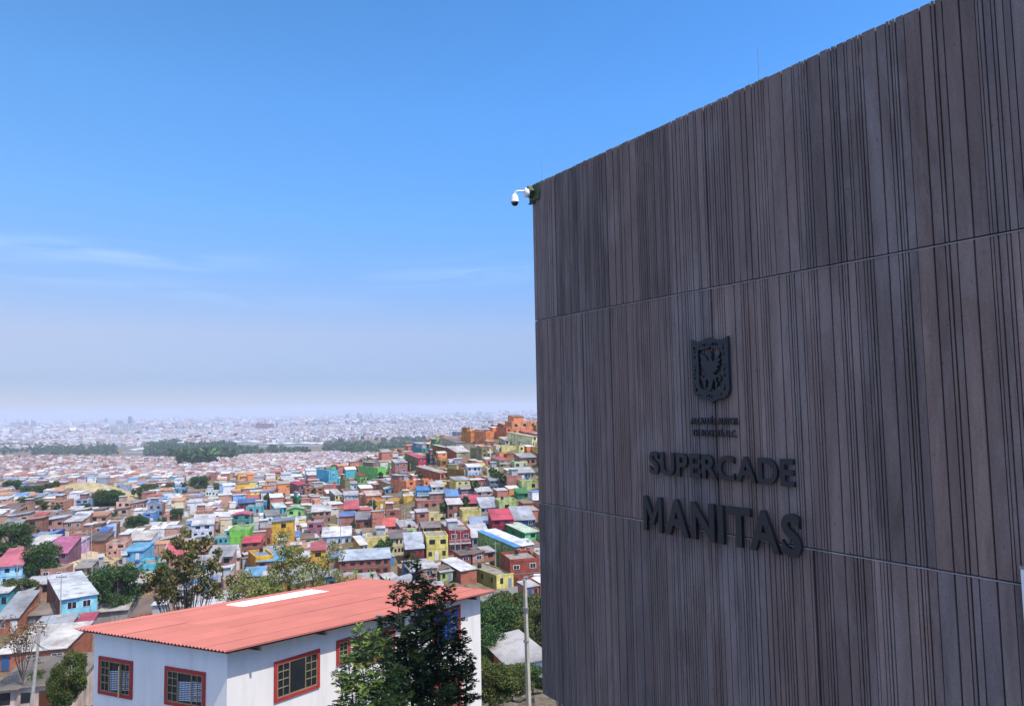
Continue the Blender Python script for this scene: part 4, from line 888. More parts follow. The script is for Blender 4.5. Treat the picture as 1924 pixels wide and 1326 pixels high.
# water tanks on flat roofs
TANK = mk('tank_plastic', None, .4, .4); tk = random.Random(77); nt_ = 0
tm = {}
for nm_, c_ in (('black', '22262c'), ('blue', '2c5c9c')):
    m = MB(); m.lathe([(0,0),(.42,0),(.5,.08),(.5,.75),(.4,.95),(.16,1.02),(.16,1.1),(0,1.1)], 12, alb(c_, .8)); tm[nm_] = m.mesh('water_tank', [TANK])
for o_ in list(COL.objects):
    if o_.get('category') == 'house' and o_.parent is None and 'flat' in o_['label'] or (o_.get('lm') and tk.random() < .25):
        wl_ = [c for c in o_.children if c.name.startswith('wall')]
        if not wl_ or any(c.name.startswith(('roof', 'gable')) for c in o_.children): continue
        bb = np.array([v.co[:] for v in wl_[0].data.vertices]); zt = max(v for v in bb[:, 2] if v < 99)
        ztop = sorted(set(np.round(bb[:, 2], 3)))[-1]; rim = .25
        q = o_.matrix_basis @ Vector((bb[:, 0].max()*tk.uniform(-.5, .5), bb[:, 1].max()*.55, ztop-.27)); nm_ = tk.choice(['black', 'black', 'blue'])
        px_, py_ = proj(q); w_ = link('water_tank', tm[nm_], None, q); tag(w_, lab_at(nm_+' water tank on a roof', px_, py_), 'water tank', 'water tanks on the flat roofs'); nt_ += 1
print('tanks', nt_)
# ------------------------------------------------------------------ street poles
def pole(px, py, d, h, label, lean=0., arm=True, r=.12, c='a8a49c', group=None, name='utility_pole'):
    p = hit(px, py) if d is None else at(px, py, d); z = h1(p[0], p[1]); t_ = thing(name, label, 'pole', (p[0], p[1], z), rad(10), group)
    m = MB(); m.tube([(0,0,-1),(lean*h,0,h)], [r, r*.62], 8, lin(c)); build(m, 'shaft', CONC, t_)
    if arm:
        m = MB(); m.box(lean*h-.8, lean*h+.8, -.05, .05, h-.55, h-.42, lin('605848'))
        for x in (-.7, -.25, .25, .7): m.box(lean*h+x-.04, lean*h+x+.04, -.04, .04, h-.42, h-.25, lin('806050'))
        build(m, 'crossarm', METAL, t_)
    return t_
PG = 'thin utility poles among the houses'
for (x, y, h) in [(162,1058,9),(171,1046,9),(112,1200,10.5),(30,1138,8),(92,1102,7),(24,1040,8),(107,1078,8),(125,1050,8),(172,1112,7),(300,1040,9),(372,1000,9),(470,1010,9),(640,1030,9),(796,1052,9),(856,1056,9),(866,1052,8),(932,1090,9),(760,1010,9),(700,985,9),(610,1000,8),(1000,1090,8),(905,950,8),(940,900,8)]:
    pole(x, y, None, h, lab_at('thin utility pole', x, y), group=PG)
pL = pole(57, 1278, 78, 7.2, 'leaning concrete pole beside the shrubs at bottom left', lean=.09, arm=False, r=.17)
CBL = mk('cable_rubber', (.03,.03,.03), .6)
def cable(a, b, sag, label, r=.022):
    a = np.array(a); b = np.array(b); m = MB(); m.tube([tuple((a*(1-t_)+b*t_)-a-np.array((0,0,1))*sag*4*t_*(1-t_)) for t_ in np.linspace(0, 1, 18)], [r]*18, 5)
    o = build(m, 'overhead_cable', CBL); o.location = tuple(a); tag(o, label, 'cable', 'overhead cables in the town')
tp = at(66, 1206, 77)
for i, (x, y, d, lb) in enumerate([(165,1226,60,'lower black cable running from the leaning pole towards the white house'),(152,1205,64,'upper black cable running from the leaning pole towards the white house'),(112,1108,140,'black cable from the leaning pole to the teal house'),(-40,1180,80,'black cable from the leaning pole out of the left edge')]):
    cable(tp, at(x, y, d), .7, lb)
for (x0, y0, d0, x1, y1, d1, lb) in [(796,1004,208,866,992,205,'cable above the yellow two storey house'),(866,992,205,932,1038,178,'cable sloping to the large green block house'),(932,1038,178,1012,1020,175,'cable from the green block house to the dark wall'),(700,930,300,760,955,270,'cable over the mid slope roofs'),(162,1010,228,171,1000,260,'short cable over the dirt road')]:
    cable(at(x0, y0, d0), at(x1, y1, d1), 1.2, lb, .035)
# ------------------------------------------------------------------ dark concrete clad civic building
WA = rad(-33.6); e0 = at(1005, 600, 14.0); E0 = np.array(e0[:2]); DD = np.array((-math.sin(WA), -math.cos(WA))); ZB = CZ-5.32
civ = thing('civic_building', 'tall windowless building clad in dark ribbed concrete panels', 'building', (E0[0], E0[1], ZB), rad(90-146.4))
t = MT('ribbed_concrete', .78, .3)
c = t.col()
n1 = t.ramp(t.noise(t.pos((1,1,.12)), 5., 7, .7, .4), [(.3, .62), (.55, 1.), (.8, 1.42)]); c = t.mix(1., c, n1, 'MULTIPLY')
ef = t.ramp(t.noise(t.pos((1,1,.30)), 1.5, 7, .68, .5), [(.50, 0.), (.74, .6)]); c = t.mix(ef, c, (.26, .235, .235))
rs = t.ramp(t.noise(t.pos((1,1,.25)), .9, 5, .6), [(.52, 0.), (.75, .55)]); c = t.mix(rs, c, (.155, .105, .092))
gr = t.ramp(t.noise(t.pos(), 38., 3, .7), [(.3, .86), (.7, 1.12)]); c = t.mix(1., c, gr, 'MULTIPLY')
pit = t.ramp(t.noise(t.pos((1,1,.6)), 24., 2, .5), [(.22, .45), (.30, 1.)]); c = t.mix(1., c, pit, 'MULTIPLY')
t.bump(t.noise(t.pos((1,1,.3)), 26., 6, .7), .35, .006); CLAD = t.base(c)
PW = .73; ROWS = [(0., 3.50), (3.53, 6.97), (7.0, 9.68)]
pr = random.Random(31)
def strips(seed):
    """one form liner: (x0, x1, offset, groove after)"""
    g_ = random.Random(seed); out_ = []; x = .004; mode = g_.choice(['fine', 'wide', 'mixed'])
    while x < PW-.02:
        wd_ = {'fine': g_.choice([.024, .034, .05, .03, .09]), 'wide': g_.choice([.10, .15, .19, .07, .03]), 'mixed': g_.choice([.02, .03, .06, .10, .16, .025])}[mode]
        x1 = min(x+wd_, PW-.006); gw = g_.choice([.010, .012, .015, .019])
        out_.append((x, x1, g_.uniform(-.004, .004), gw)); x = x1+gw
        if g_.random() < .18: mode = g_.choice(['fine', 'wide', 'mixed'])
    return out_
LIN = [strips(100+i) for i in range(9)]
cols_ = list(range(-0, 20))
seq = [[pr.randrange(9) for _ in cols_] for _ in ROWS]
for i in cols_:
    if i >= 4: seq[1][i] = seq[2][i] if pr.random() < .8 else seq[1][i]; seq[0][i] = seq[1][i] if pr.random() < .75 else seq[0][i]
for rI, (z0, z1) in enumerate(ROWS):
    tone_prev = 1
    for i in cols_:
        q = LIN[seq[rI][i]]; x0 = i*PW; m = MB(); tone = pr.uniform(.80, 1.24); warm = pr.uniform(-.1, .12); gd = pr.uniform(.020, .030)
        off = pr.uniform(-.004, .004); last = 0
        for k, (a, b, o_, gw) in enumerate(q):
            v = tone*pr.uniform(.90, 1.09); wq = warm*.6+pr.uniform(-.03, .03); cc = (.162*v*(1+wq), .124*v, .118*v*(1-wq*.8)); y = off+o_
            ztop = z1+(pr.uniform(-.012, .003) if rI == 2 else 0); nb = q[k+1][0] if k+1 < len(q) else PW-.002
            dk = tuple(w_*.25 for w_ in cc); A_, B_ = x0+a, x0+b  # groove floors tinted darker, standing in for shade in the recess
            m.face([(A_,y,z0),(B_,y,z0),(B_,y,ztop),(A_,y,ztop)], cc)
            m.face([(A_,y+gd,z0),(A_,y,z0),(A_,y,ztop),(A_,y+gd,ztop)], cc); m.face([(B_,y,z0),(B_,y+gd,z0),(B_,y+gd,ztop),(B_,y,ztop)], cc)
            m.face([(A_,y,ztop),(B_,y,ztop),(B_,.06,ztop),(A_,.06,ztop)], cc); m.face([(B_,y,z0),(A_,y,z0),(A_,.06,z0),(B_,.06,z0)], cc)
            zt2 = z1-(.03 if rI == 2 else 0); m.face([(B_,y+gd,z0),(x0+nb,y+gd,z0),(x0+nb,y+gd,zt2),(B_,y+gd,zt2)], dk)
        m.face([(x0+.003,.06,z0),(x0+.003,off,z0),(x0+.003,off,z1-.03),(x0+.003,.06,z1-.03)], (.07,.062,.066)); m.face([(x0+PW-.003,off,z0),(x0+PW-.003,.06,z0),(x0+PW-.003,.06,z1-.03),(x0+PW-.003,off,z1-.03)], (.07,.062,.066))
        build(m, 'concrete_panel', CLAD, civ)
m = MB(); m.box(.0, 14.8, .075, 11.5, .02, 9.60, (.06,.055,.058), 0); build(m, 'wall_core', CLAD, civ)
for z in (3.515, 6.985):
    m = MB(); m.box(.0, 14.6, -.003, .074, z-.013, z-.001, (.30,.28,.28)); build(m, 'joint_strip', CLAD, civ)
m = MB(); m.box(-.02, 14.7, .10, 11.6, 9.60, 9.66, (.10,.10,.10)); build(m, 'roof', CLAD, civ)
m = MB(); m.box(0.0, 14.8, .35, 11.2, -1.2, .0, (.02,.02,.022)); build(m, 'base_wall', CLAD, civ)
for x in (.30, .42, .66, 1.3, 2.6, 4.2, 6., 8., 10., 12.):
    m = MB(); m.box(x, x+.07, .10, .2, -7.5, -.002, (.02,.02,.025)); build(m, 'support_post', METAL, civ)
def wallplane(px, py, org, dr):
    r = ray(px, py); s = (org[0]*r[1]-org[1]*r[0])/(dr[1]*r[0]-dr[0]*r[1]); t_ = (org[1]+s*dr[1])/r[1]; return s, CZ+r[2]*t_
def onwall(px, py): s, z = wallplane(px, py, E0, DD); return s, z-ZB
SIGN = mk('sign_metal', (.012, .015, .022), .45, .5, .0, var=.2)
def curve_mesh(name, splines, depth, bevel=.0):
    cu = bpy.data.curves.new(name, 'CURVE'); cu.dimensions = '2D'; cu.fill_mode = 'BOTH'; cu.extrude = depth/2; cu.bevel_depth = bevel
    for P in splines:
        sp_ = cu.splines.new('POLY'); sp_.points.add(len(P)-1)
        for q, (x, y) in zip(sp_.points, P): q.co = (x, y, 0, 1)
        sp_.use_cyclic_u = True
    o = bpy.data.objects.new(name, cu); COL.objects.link(o); dg = bpy.context.evaluated_depsgraph_get(); dg.update()
    me = bpy.data.meshes.new_from_object(o.evaluated_get(dg)); bpy.data.objects.remove(o); bpy.data.curves.remove(cu)
    me.materials.clear(); me.materials.append(SIGN); me.transform(Matrix.Rotation(rad(90), 4, 'X')); return me
def glyph(ch, depth, bold, lim=.02):
    cu = bpy.data.curves.new('g', 'FONT'); cu.body = ch; cu.offset = bold; cu.extrude = 0; cu.resolution_u = 6
    o = bpy.data.objects.new('g', cu); COL.objects.link(o); dg = bpy.context.evaluated_depsgraph_get(); dg.update()
    cu.extrude = depth/2; dg = bpy.context.evaluated_depsgraph_get(); dg.update()
    me = bpy.data.meshes.new_from_object(o.evaluated_get(dg)); bpy.data.objects.remove(o); bpy.data.curves.remove(cu)
    me.materials.clear(); me.materials.append(SIGN); return me
civM = Matrix.Translation((E0[0], E0[1], ZB)) @ Matrix.Rotation(rad(90-146.4), 4, 'Z')
def glyphM():
    sp_ = [(0,0),(0,1),(.20,1),(.5,.48),(.80,1),(1,1),(1,0),(.815,0),(.815,.66),(.545,.20),(.455,.20),(.185,.66),(.185,0)]
    me = curve_mesh('letter', [[(x*.86*.72, y*.72) for x, y in sp_]], 1); me.transform(Matrix.Rotation(rad(-90), 4, 'X')); return me
def lettering(text, s0, s1, zb, cap, depth, stand, bold, gap, label, name='wall_sign', spw=.45):
    root = thing(name, label, 'sign'); root.matrix_world = civM @ Matrix.Translation((s0, -stand, zb)); ms = []; x = 0
    ref = glyph('H', 1, bold); ys = [v.co.y for v in ref.vertices]; H0 = max(ys)-min(ys); yb0 = min(ys)
    prev = ''
    for ch in text:
        x += {'TA': -.20, 'CA': -.06, 'AD': -.05, 'AS': -.06, 'AN': -.03, 'RC': -.11, 'ER': -.02, 'UP': 0, 'AY': -.2, 'YO': -.1, 'TÁ': -.15}.get(prev+ch, 0)*H0; prev = ch
        if ch == ' ': x += spw*H0; continue
        me = glyphM() if ch == 'M' else glyph(ch, 1, bold)
        if ch == 'M':
            for v in me.vertices: v.co.y = v.co.y/.72*H0+yb0; v.co.x *= H0/.72
        xs = [v.co.x for v in me.vertices]; a, b = min(xs), max(xs); ms.append((me, x-a)); x += b-a+gap*H0
    W_ = x-gap*H0; kx = (s1-s0)/W_; kz = cap/H0
    for me, off in ms:
        for v in me.vertices: v.co = ((v.co.x+off)*kx, -v.co.z*depth-depth/2, (v.co.y-yb0)*kz)
        me.flip_normals(); me.name = 'letter'; link('letter', me, root)
    return root
lettering('SUPERCADE', 3.10, 5.66, ZB*0+(CZ-1.055-ZB), .345, .045, .045, .027, .14, 'row of nine dark raised capitals reading SUPERCADE on the ribbed wall')
lettering('MANITAS', 2.96, 5.735, CZ-1.925-ZB, .53, .055, .06, .028, .14, 'row of large dark raised capitals reading MANITAS, lowest on the wall')
lettering('ALCALDÍA MAYOR', 3.93, 4.79, CZ-.285-ZB, .095, .022, .022, .012, .16, 'small dark raised letters reading ALCALDÍA MAYOR under the crest')
lettering('DE BOGOTÁ D.C.', 3.98, 4.755, CZ-.455-ZB, .095, .022, .022, .012, .16, 'small dark raised letters reading DE BOGOTÁ D.C. above the larger words')
# crest: shield ring, pierced with small marks, and the eagle inside
def cpx(P): return [onwall(x/5.764+1280, y/5.764+610) for x, y in P]
outer = cpx([(143,165),(185,182),(215,190),(245,182),(290,160),(345,140),(400,158),(445,162),(490,155),(520,140),(542,122),(545,250),(552,450),(560,620),(562,700),(548,752),(512,790),(440,806),(405,822),(370,845),(335,818),(300,803),(240,798),(195,770),(168,725),(155,520),(148,330)])
inner = cpx([(222,275),(260,270),(310,262),(355,238),(400,262),(450,268),(475,262),(482,400),(486,560),(488,690),(455,696),(415,708),(370,728),(325,706),(280,698),(250,685),(235,640),(228,450)])
def blob(x, y, w_, h_, k): return cpx([(x+w_*math.cos(a)*(1 if i % 2 else .55), y+h_*math.sin(a)*(1 if i % 2 else .6)) for i, a in enumerate(np.linspace(0, 2*math.pi, k, endpoint=False))])
holes = [blob(x, y, w_*1.35, h_*1.1, 8) for x, y, w_, h_ in [(240,240,9,9),(270,222,9,12),(292,222,10,22),(320,218,8,14),(362,212,8,12),(385,210,12,22),(412,210,8,22),(432,214,8,14),(183,262,10,22),(190,300,8,14),(190,352,8,20),(496,212,8,9),(497,250,9,26),(502,312,7,26),(190,455,9,9),(195,495,10,20),(186,535,9,14),(192,580,7,20),(508,432,8,9),(508,480,9,28),(515,545,8,30),(197,665,8,9),(206,706,13,24),(238,760,14,8),(518,650,8,9),(512,690,10,24),(475,750,8,18),(320,768,9,12),(345,766,9,20),(372,778,8,22)]]
crest = thing('wall_crest', 'dark metal shield shaped crest with an eagle above the small letters', 'emblem', (0,0,0)); crest.matrix_world = civM @ Matrix.Translation((0, -.055, 0))
link('shield_ring', curve_mesh('shield_ring', [outer, inner]+holes, .05), crest)
eag = cpx([(345,285),(358,300),(372,318),(362,332),(370,385),(388,400),(412,360),(436,320),(462,292),(455,325),(438,362),(465,372),(448,398),(432,408),(462,428),(430,448),(418,455),(444,482),(408,488),(424,512),(384,508),(398,538),(440,540),(468,556),(472,592),(450,612),(436,604),(448,575),(425,562),(410,590),(436,640),(420,672),(404,668),(408,620),(388,590),(376,640),(372,682),(352,702),(338,680),(336,620),(322,592),(302,600),(308,640),(300,678),(284,640),(262,606),(246,575),(252,548),(268,552),(272,580),(290,572),(322,548),(300,528),(318,508),(274,502),(288,484),(252,462),(268,446),(244,418),(256,396),(240,312),(268,322),(296,336),(316,372),(322,396),(334,388),(334,335),(320,318),(334,300)])
link('eagle_relief', curve_mesh('eagle_relief', [eag], .045), crest)
# lightning rods
for px, s, lb in ((1010, .18, 'thin lightning rod near the corner camera'), (1418, 5.27, 'thin lightning rod at the middle of the roof edge')):
    r_ = thing('lightning_rod', lb, 'rod'); r_.matrix_world = civM @ Matrix.Translation((s, .10, 9.66))
    m = MB(); m.tube([(0,0,.0),(0,0,.54)], [.0045, .003], 6, lin('c8ccd0')); build(m, 'rod', METAL, r_); m = MB(); m.lathe([(.03,0),(.03,.01),(.014,.03),(.012,.06),(0.0,.062)], 10, lin('b0b4b8')); build(m, 'rod_base', METAL, r_)
# security camera on its green corner bracket
WHITE = mk('white_enamel', (.72, .73, .74), .35, .5, var=.08); GREENM = mk('green_steel', (.055, .075, .032), .5, .4, var=.3); BLK = mk('smoked_dome', (.012,.012,.014), .08, .6, var=.05)
scam = thing('security_camera', 'white dome security camera on a dark green corner bracket', 'camera'); scam.matrix_world = civM
m = MB(); m.box(-.03, .27, -.035, -.012, 9.34, 9.64, m=0); m.box(-.055, -.025, -.035, .30, 9.30, 9.64); m.box(-.06, .1, -.06, .0, 9.29, 9.31); build(m, 'bracket', GREENM, scam)
def wl(px, py, d): p = at(px, py, d); q = civM.inverted() @ Vector(p); return q
a0 = wl(1000, 361, 13.95); a1 = wl(990, 362, 13.9); m = MB(); b = wl(994, 361, 13.9)
m.tube([wl(1003,361,13.98), wl(992.5,361,13.92)], [.125, .125], 4, m=0); build(m, 'mount_box', GREENM, scam)
m = MB(); m.tube([wl(993,363,13.92), wl(986,363.5,13.9)], [.085, .08], 14); m.tube([wl(990,356,13.9), wl(986,356,13.9)], [.03, .03], 8); build(m, 'junction_box', WHITE, scam, True)
m = MB(); m.tube([wl(987,359.3,13.9), wl(975,359.3,13.88), wl(969.5,360.,13.87), wl(967.3,361.5,13.87), wl(967,366,13.87)], [.019,.019,.021,.022,.02], 10); build(m, 'arm', WHITE, scam, True)
dc = wl(967, 364, 13.87); px_ = 13.87/FPX
m = MB(); m.lathe([(0,0),(.022,-.002),(.045,-2.5*px_),(6.2*px_,-6*px_),(7.2*px_,-10*px_),(7.6*px_,-14*px_),(8.6*px_,-16.2*px_),(8.4*px_,-17.2*px_),(6.8*px_,-17.4*px_),(0,-17.4*px_)], 24, o=dc); build(m, 'housing', WHITE, scam, True)
m = MB(); m.lathe([(6.6*px_,-17.2*px_),(6.6*px_,-19*px_),(5.6*px_,-21.5*px_),(3.6*px_,-23.4*px_),(0,-24.2*px_)], 24, o=dc); build(m, 'dome_glass', BLK, scam, True)
pn = thing('wall_plate', 'narrow pale plate on the dark wall at the right edge of the photo', 'plate'); s_, z_ = onwall(1921.5, 1067); pn.matrix_world = civM @ Matrix.Translation((s_, -.03, z_))
m = MB(); m.box(0, .5, -.02, .02, -1.6, 0, lin('b8c0cc')); build(m, 'plate', WHITE, pn); m = MB(); m.box(-.012, .512, -.024, .0, .0, .03, lin('202020')); build(m, 'cap', METAL, pn)
# ------------------------------------------------------------------ white house with the salmon tin roof
RB = at(427, 1225, 25.); eD = np.array((math.sin(rad(-67.3)), math.cos(rad(-67.3)))); lD = np.array((math.sin(rad(40.8)), math.cos(rad(40.8))))
LEN, WID = 12.55, 6.85; zB = RB[2]; zA = CZ-(1180-780.5)/FPX*25.9+.17; slopeL = -.6/LEN
vd = RB[:2]/np.hypot(*RB[:2]); CB = RB[:2]+vd*.62    # wall corner straight behind the roof corner
wh = thing('white_house', 'white plastered house with salmon tin roof and red framed windows', 'house', (CB[0], CB[1], 85.6))
def L3(s, t_, z): p = CB+lD*s+eD*t_; return (p[0]-CB[0], p[1]-CB[1], z-85.6)
LW, WW = 11.75, 6.05
def zr_(s, t_): return zB+(zA-zB)*t_/WID+slopeL*s
t = MT('white_plaster', .85, .2); n1 = t.ramp(t.noise(t.pos((1,1,.22)), 1.6, 6, .65), [(.25, .86), (.5, 1.), (.8, 1.02)])
n2 = t.ramp(t.noise(t.pos((1,1,.05)), 5., 4, .6), [(.2, .90), (.45, 1.)]); c = t.mix(1., (.67, .635, .60), n1, 'MULTIPLY'); c = t.mix(1., c, n2, 'MULTIPLY')
c = t.mix(t.ramp(t.noise(t.pos((1,1,.35)), .8, 7, .75), [(.56, 0.), (.78, .35)]), c, (.42,.40,.37)); t.bump(t.noise(t.pos(), 14., 5, .7), .25, .01); PLAS = t.base(c)
m = MB(); q = [(0,0),(LW,0),(LW,WW),(0,WW)]
for i in range(4):
    (s0, t0), (s1, t1) = q[i], q[(i+1) % 4]
    m.face([L3(s0,t0,83), L3(s1,t1,83), L3(s1,t1,zr_(s1,t1)-.05), L3(s0,t0,zr_(s0,t0)-.05)])
m.face([L3(s,t_,zr_(s,t_)-.06) for s, t_ in q]); build(m, 'wall', PLAS, wh)
# corrugated roof sheets
t = MT('salmon_tin', .5, .35); c = t.col(); c = t.mix(1., c, t.ramp(t.noise(t.pos(), .9, 6, .7), [(.3, .90), (.6, 1.03)]), 'MULTIPLY')
c = t.mix(t.ramp(t.noise(t.pos((1,1,1)), 7., 4, .7), [(.70, 0.), (.78, .35)]), c, (.62,.40,.36)); c = t.mix(t.ramp(t.noise(t.pos(), 2.3, 6, .75), [(.66, 0.), (.8, .35)]), c, (.30,.07,.07)); c = t.mix(t.ramp(t.noise(t.pos((1,1,1)), .45, 6, .72, 1.), [(.52, 0.), (.74, .30)]), c, (.24,.10,.085)); SALM = t.base(c)
base_c = np.array((.365, .118, .095))
OR = RB[:2]; PITCHW = .152; NW = int(round(WID/PITCHW)); rows_ = [0, 2.1, 5.15, 9.0, LEN]; mm = {}
g = random.Random(4)
def RP(s, t_, dz): p = OR+lD*s+eD*t_; return (p[0]-CB[0], p[1]-CB[1], zB+(zA-zB)*t_/WID+slopeL*s+dz-85.6)
sheetw = 6
sky_m = MB(); roof_m = MB(); SKC = 6; SKR = (2,)
for rI in range(4):
    a, b = rows_[rI], rows_[rI+1]+(.12 if rI < 3 else 0)
    for sh in range((NW+sheetw-1)//sheetw):
        dz = .004*(sh % 2)+.02*(3-rI)/3+g.uniform(0, .006); tone = g.uniform(.93, 1.06); skl = sh == SKC and rI in SKR
        cc = (.80,.82,.86) if skl else tuple(base_c*tone); M_ = sky_m if skl else roof_m; ja = a-(g.uniform(0, .05) if rI == 0 else 0); ov = .035
        if skl: dz += .012
        for k in range(sheetw*4):
            w0 = sh*sheetw*PITCHW+k*PITCHW/4; w1 = w0+PITCHW/4
            if w0 > WID: break
            z0 = .030*math.cos(2*math.pi*k/4); z1 = .030*math.cos(2*math.pi*(k+1)/4)
            P4 = [RP(ja,w0,z0+dz), RP(ja,w1,z1+dz), RP(b,w1,z1+dz), RP(b,w0,z0+dz)]
            M_.face(P4, cc)
            M_.face([(P4[1][0],P4[1][1],P4[1][2]-.012), (P4[0][0],P4[0][1],P4[0][2]-.012), P4[0], P4[1]], cc)
        # raised lap on the side of the sheet
        w0 = sh*sheetw*PITCHW; M_.face([RP(ja,w0,dz-.01),RP(ja,w0+.02,dz+.036),RP(b,w0+.02,dz+.036),RP(b,w0,dz-.01)], cc)
build(roof_m, 'roof', SALM, wh, False)
t = MT('skylight_sheet', .35, .4); SKYL = t.base(t.mix(1., t.col(), t.ramp(t.noise(t.pos(), 2., 4), [(.3, .9), (.7, 1.02)]), 'MULTIPLY'))
build(sky_m, 'skylight', SKYL, wh)
m = MB(); m.face([RP(.02,.03,-.05),RP(.02,WID-.03,-.05),RP(LEN-.02,WID-.03,-.05),RP(LEN-.02,.03,-.05)], (.3,.3,.3)); build(m, 'roof_underside', METAL, wh)
for s in (1.1, 3.6, 6.1, 8.6, 11.2):
    m = MB()
    for da, db in ((0, .07),):
        P4 = [RP(s,-.0,-.055), RP(s+.07,-.0,-.055), RP(s+.07,.55,-.055), RP(s,.55,-.055)]; P5 = [(x,y,z-.12) for x,y,z in P4]
        m.face(P5[::-1]); m.face(P4)
        for i in range(4): m.face([P5[i],P5[(i+1)%4],P4[(i+1)%4],P4[i]])
    build(m, 'rafter', mk('dark_timber', (.05,.035,.03), .8) if 'dark_timber' not in bpy.data.materials else bpy.data.materials['dark_timber'], wh)
m = MB(); m.box(-.11, .11, -.05, .05, -.035, .05, lin('c8ccd4')); o_ = build(m, 'gutter_bracket', METAL, wh); o_.location = RP(6.0, .03, .04)
REDF = mk('red_frame', (.36, .035, .032), .55, .3, var=.25, scale=5.); BRASS = mk('olive_metal', (.26, .22, .13), .45, .5, .2, var=.2); BAR = mk('black_bar', (.02,.02,.022), .5, .4, .3); REFL = mk('pale_reflection', (.42,.47,.56), .5, .3)
GLS = mk('house_glass', (.018,.022,.028), .06, .6, var=.2); BLUE = mk('blue_cloth', (.03,.09,.55), .7, .2, var=.5, scale=4.)
def win(org, dr, xl, xr, ytl, ybl, kind='d', label=None, curtain=None, open_=0):
    s0, zt = wallplane(xl, ytl, org, dr); s0, zb = wallplane(xl, ybl, org, dr)
    s1, _ = wallplane(xr, ytl, org, dr)
    if s1 < s0: s0, s1 = s1, s0
    # outward normal
    nv = np.array((dr[1], -dr[0])); 
    if nv@(-org) < 0: nv = -nv
    p = org+dr*((s0+s1)/2); hx = (s1-s0)/2; H_ = zt-zb
    th = math.atan2(-nv[0], nv[1])+math.pi if False else math.atan2(nv[1], nv[0])+math.pi/2   # local -Y points outward
    fr = .11
    m = MB(); m.box(-hx, hx, -.05, .01, 0, fr); m.box(-hx, hx, -.05, .01, H_-fr, H_); m.box(-hx, -hx+fr, -.05, .01, fr, H_-fr); m.box(hx-fr, hx, -.05, .01, fr, H_-fr)
    w_ = build(m, 'window', REDF, wh); w_.location = (p[0]-CB[0], p[1]-CB[1], zb-85.6); w_.rotation_euler = (0, 0, th)
    if label: w_['label'] = label
    m = MB(); m.box(-hx+fr, hx-fr, -.006, .0, fr, H_-fr); build(m, 'pane', GLS, w_)
    if curtain: m = MB(); m.box(-hx+fr+.03, hx-fr-.03, -.012, -.008, fr+.02, H_-fr-.05); build(m, 'curtain', curtain, w_)
    a, b, z0, z1 = -hx+fr, hx-fr, fr, H_-fr; W_ = b-a; y0, y1 = -.04, -.012; t_ = .035
    m = MB()
    for (u0, u1) in ((a, a+t_), (b-t_, b)): m.box(u0, u1, y0, y1, z0+.0, z1)
    m.box(a+t_, b-t_, y0, y1, z0, z0+t_); m.box(a+t_, b-t_, y0, y1, z1-t_, z1)
    secs = [(0, .3), (.3, .7), (.7, 1.)] if kind != 'small' else [(0, 1.)]
    for i, (u, v) in enumerate(secs):
        if i: m.box(a+W_*u-t_/2, a+W_*u+t_/2, y0-.004, y1, z0+t_, z1-t_)
        if i != 1 or kind == 'small':
            xm = a+W_*(u+v)/2; m.box(xm-.011, xm+.011, y0+.006, y1, z0+t_, z1-t_)
            for zz in (.28, .52, .76): m.box(a+W_*u+t_, a+W_*v-t_/2, y0+.008, y1, z0+(z1-z0)*zz-.014, z0+(z1-z0)*zz+.014)
    build(m, 'lattice', BRASS, w_)
    m = MB(); n = max(3, int(W_/.12))
    for k in range(1, n): m.box(a+W_*k/n-.007, a+W_*k/n+.007, y1+.001, y1+.008, z0+t_, z1-t_)
    build(m, 'security_bars', BAR, w_)
    if kind == 'reflection_bands':  # pale diagonal bands modelled in place of a reflection on the glass
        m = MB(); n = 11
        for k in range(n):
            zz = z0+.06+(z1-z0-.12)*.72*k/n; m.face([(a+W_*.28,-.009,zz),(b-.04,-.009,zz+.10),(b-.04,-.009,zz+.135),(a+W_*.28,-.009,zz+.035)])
        build(m, 'reflection_bands', REFL, w_)
    if open_:
        m = MB(); L_ = W_*.34; z2, z3 = z0+.02, z1-.02
        for u0, u1 in ((0, .03), (L_-.03, L_)): m.box(u0, u1, -.03, 0, z2, z3)
        for zz in (z2, z2+(z3-z2)*.25, z2+(z3-z2)*.5, z2+(z3-z2)*.75, z3-.03): m.box(.03, L_-.03, -.026, -.004, zz, zz+.03)
        m.box(L_/2-.01, L_/2+.01, -.024, -.006, z2+.03, z3-.03)
        o = build(m, 'open_sash', BRASS, w_); o.location = (b-L_*.95, -.04, 0); o.rotation_euler = (0, 0, -open_)
    return w_
win(CB, eD, 249, 187, 1241, 1313, 'reflection_bands', open_=.75)
win(CB, eD, 386, 311, 1262, 1335, 'reflection_bands')
win(CB, lD, 514, 600, 1243.5, 1320)
win(CB, lD, 631.5, 657.5, 1203, 1250, 'small')
win(CB, lD, 664, 741, 1198, 1256)
win(CB, lD, 812, 864, 1150, 1218, curtain=BLUE)
win(CB, lD, 700, 746, 1318, 1380); win(CB, lD, 818, 866, 1285, 1345)
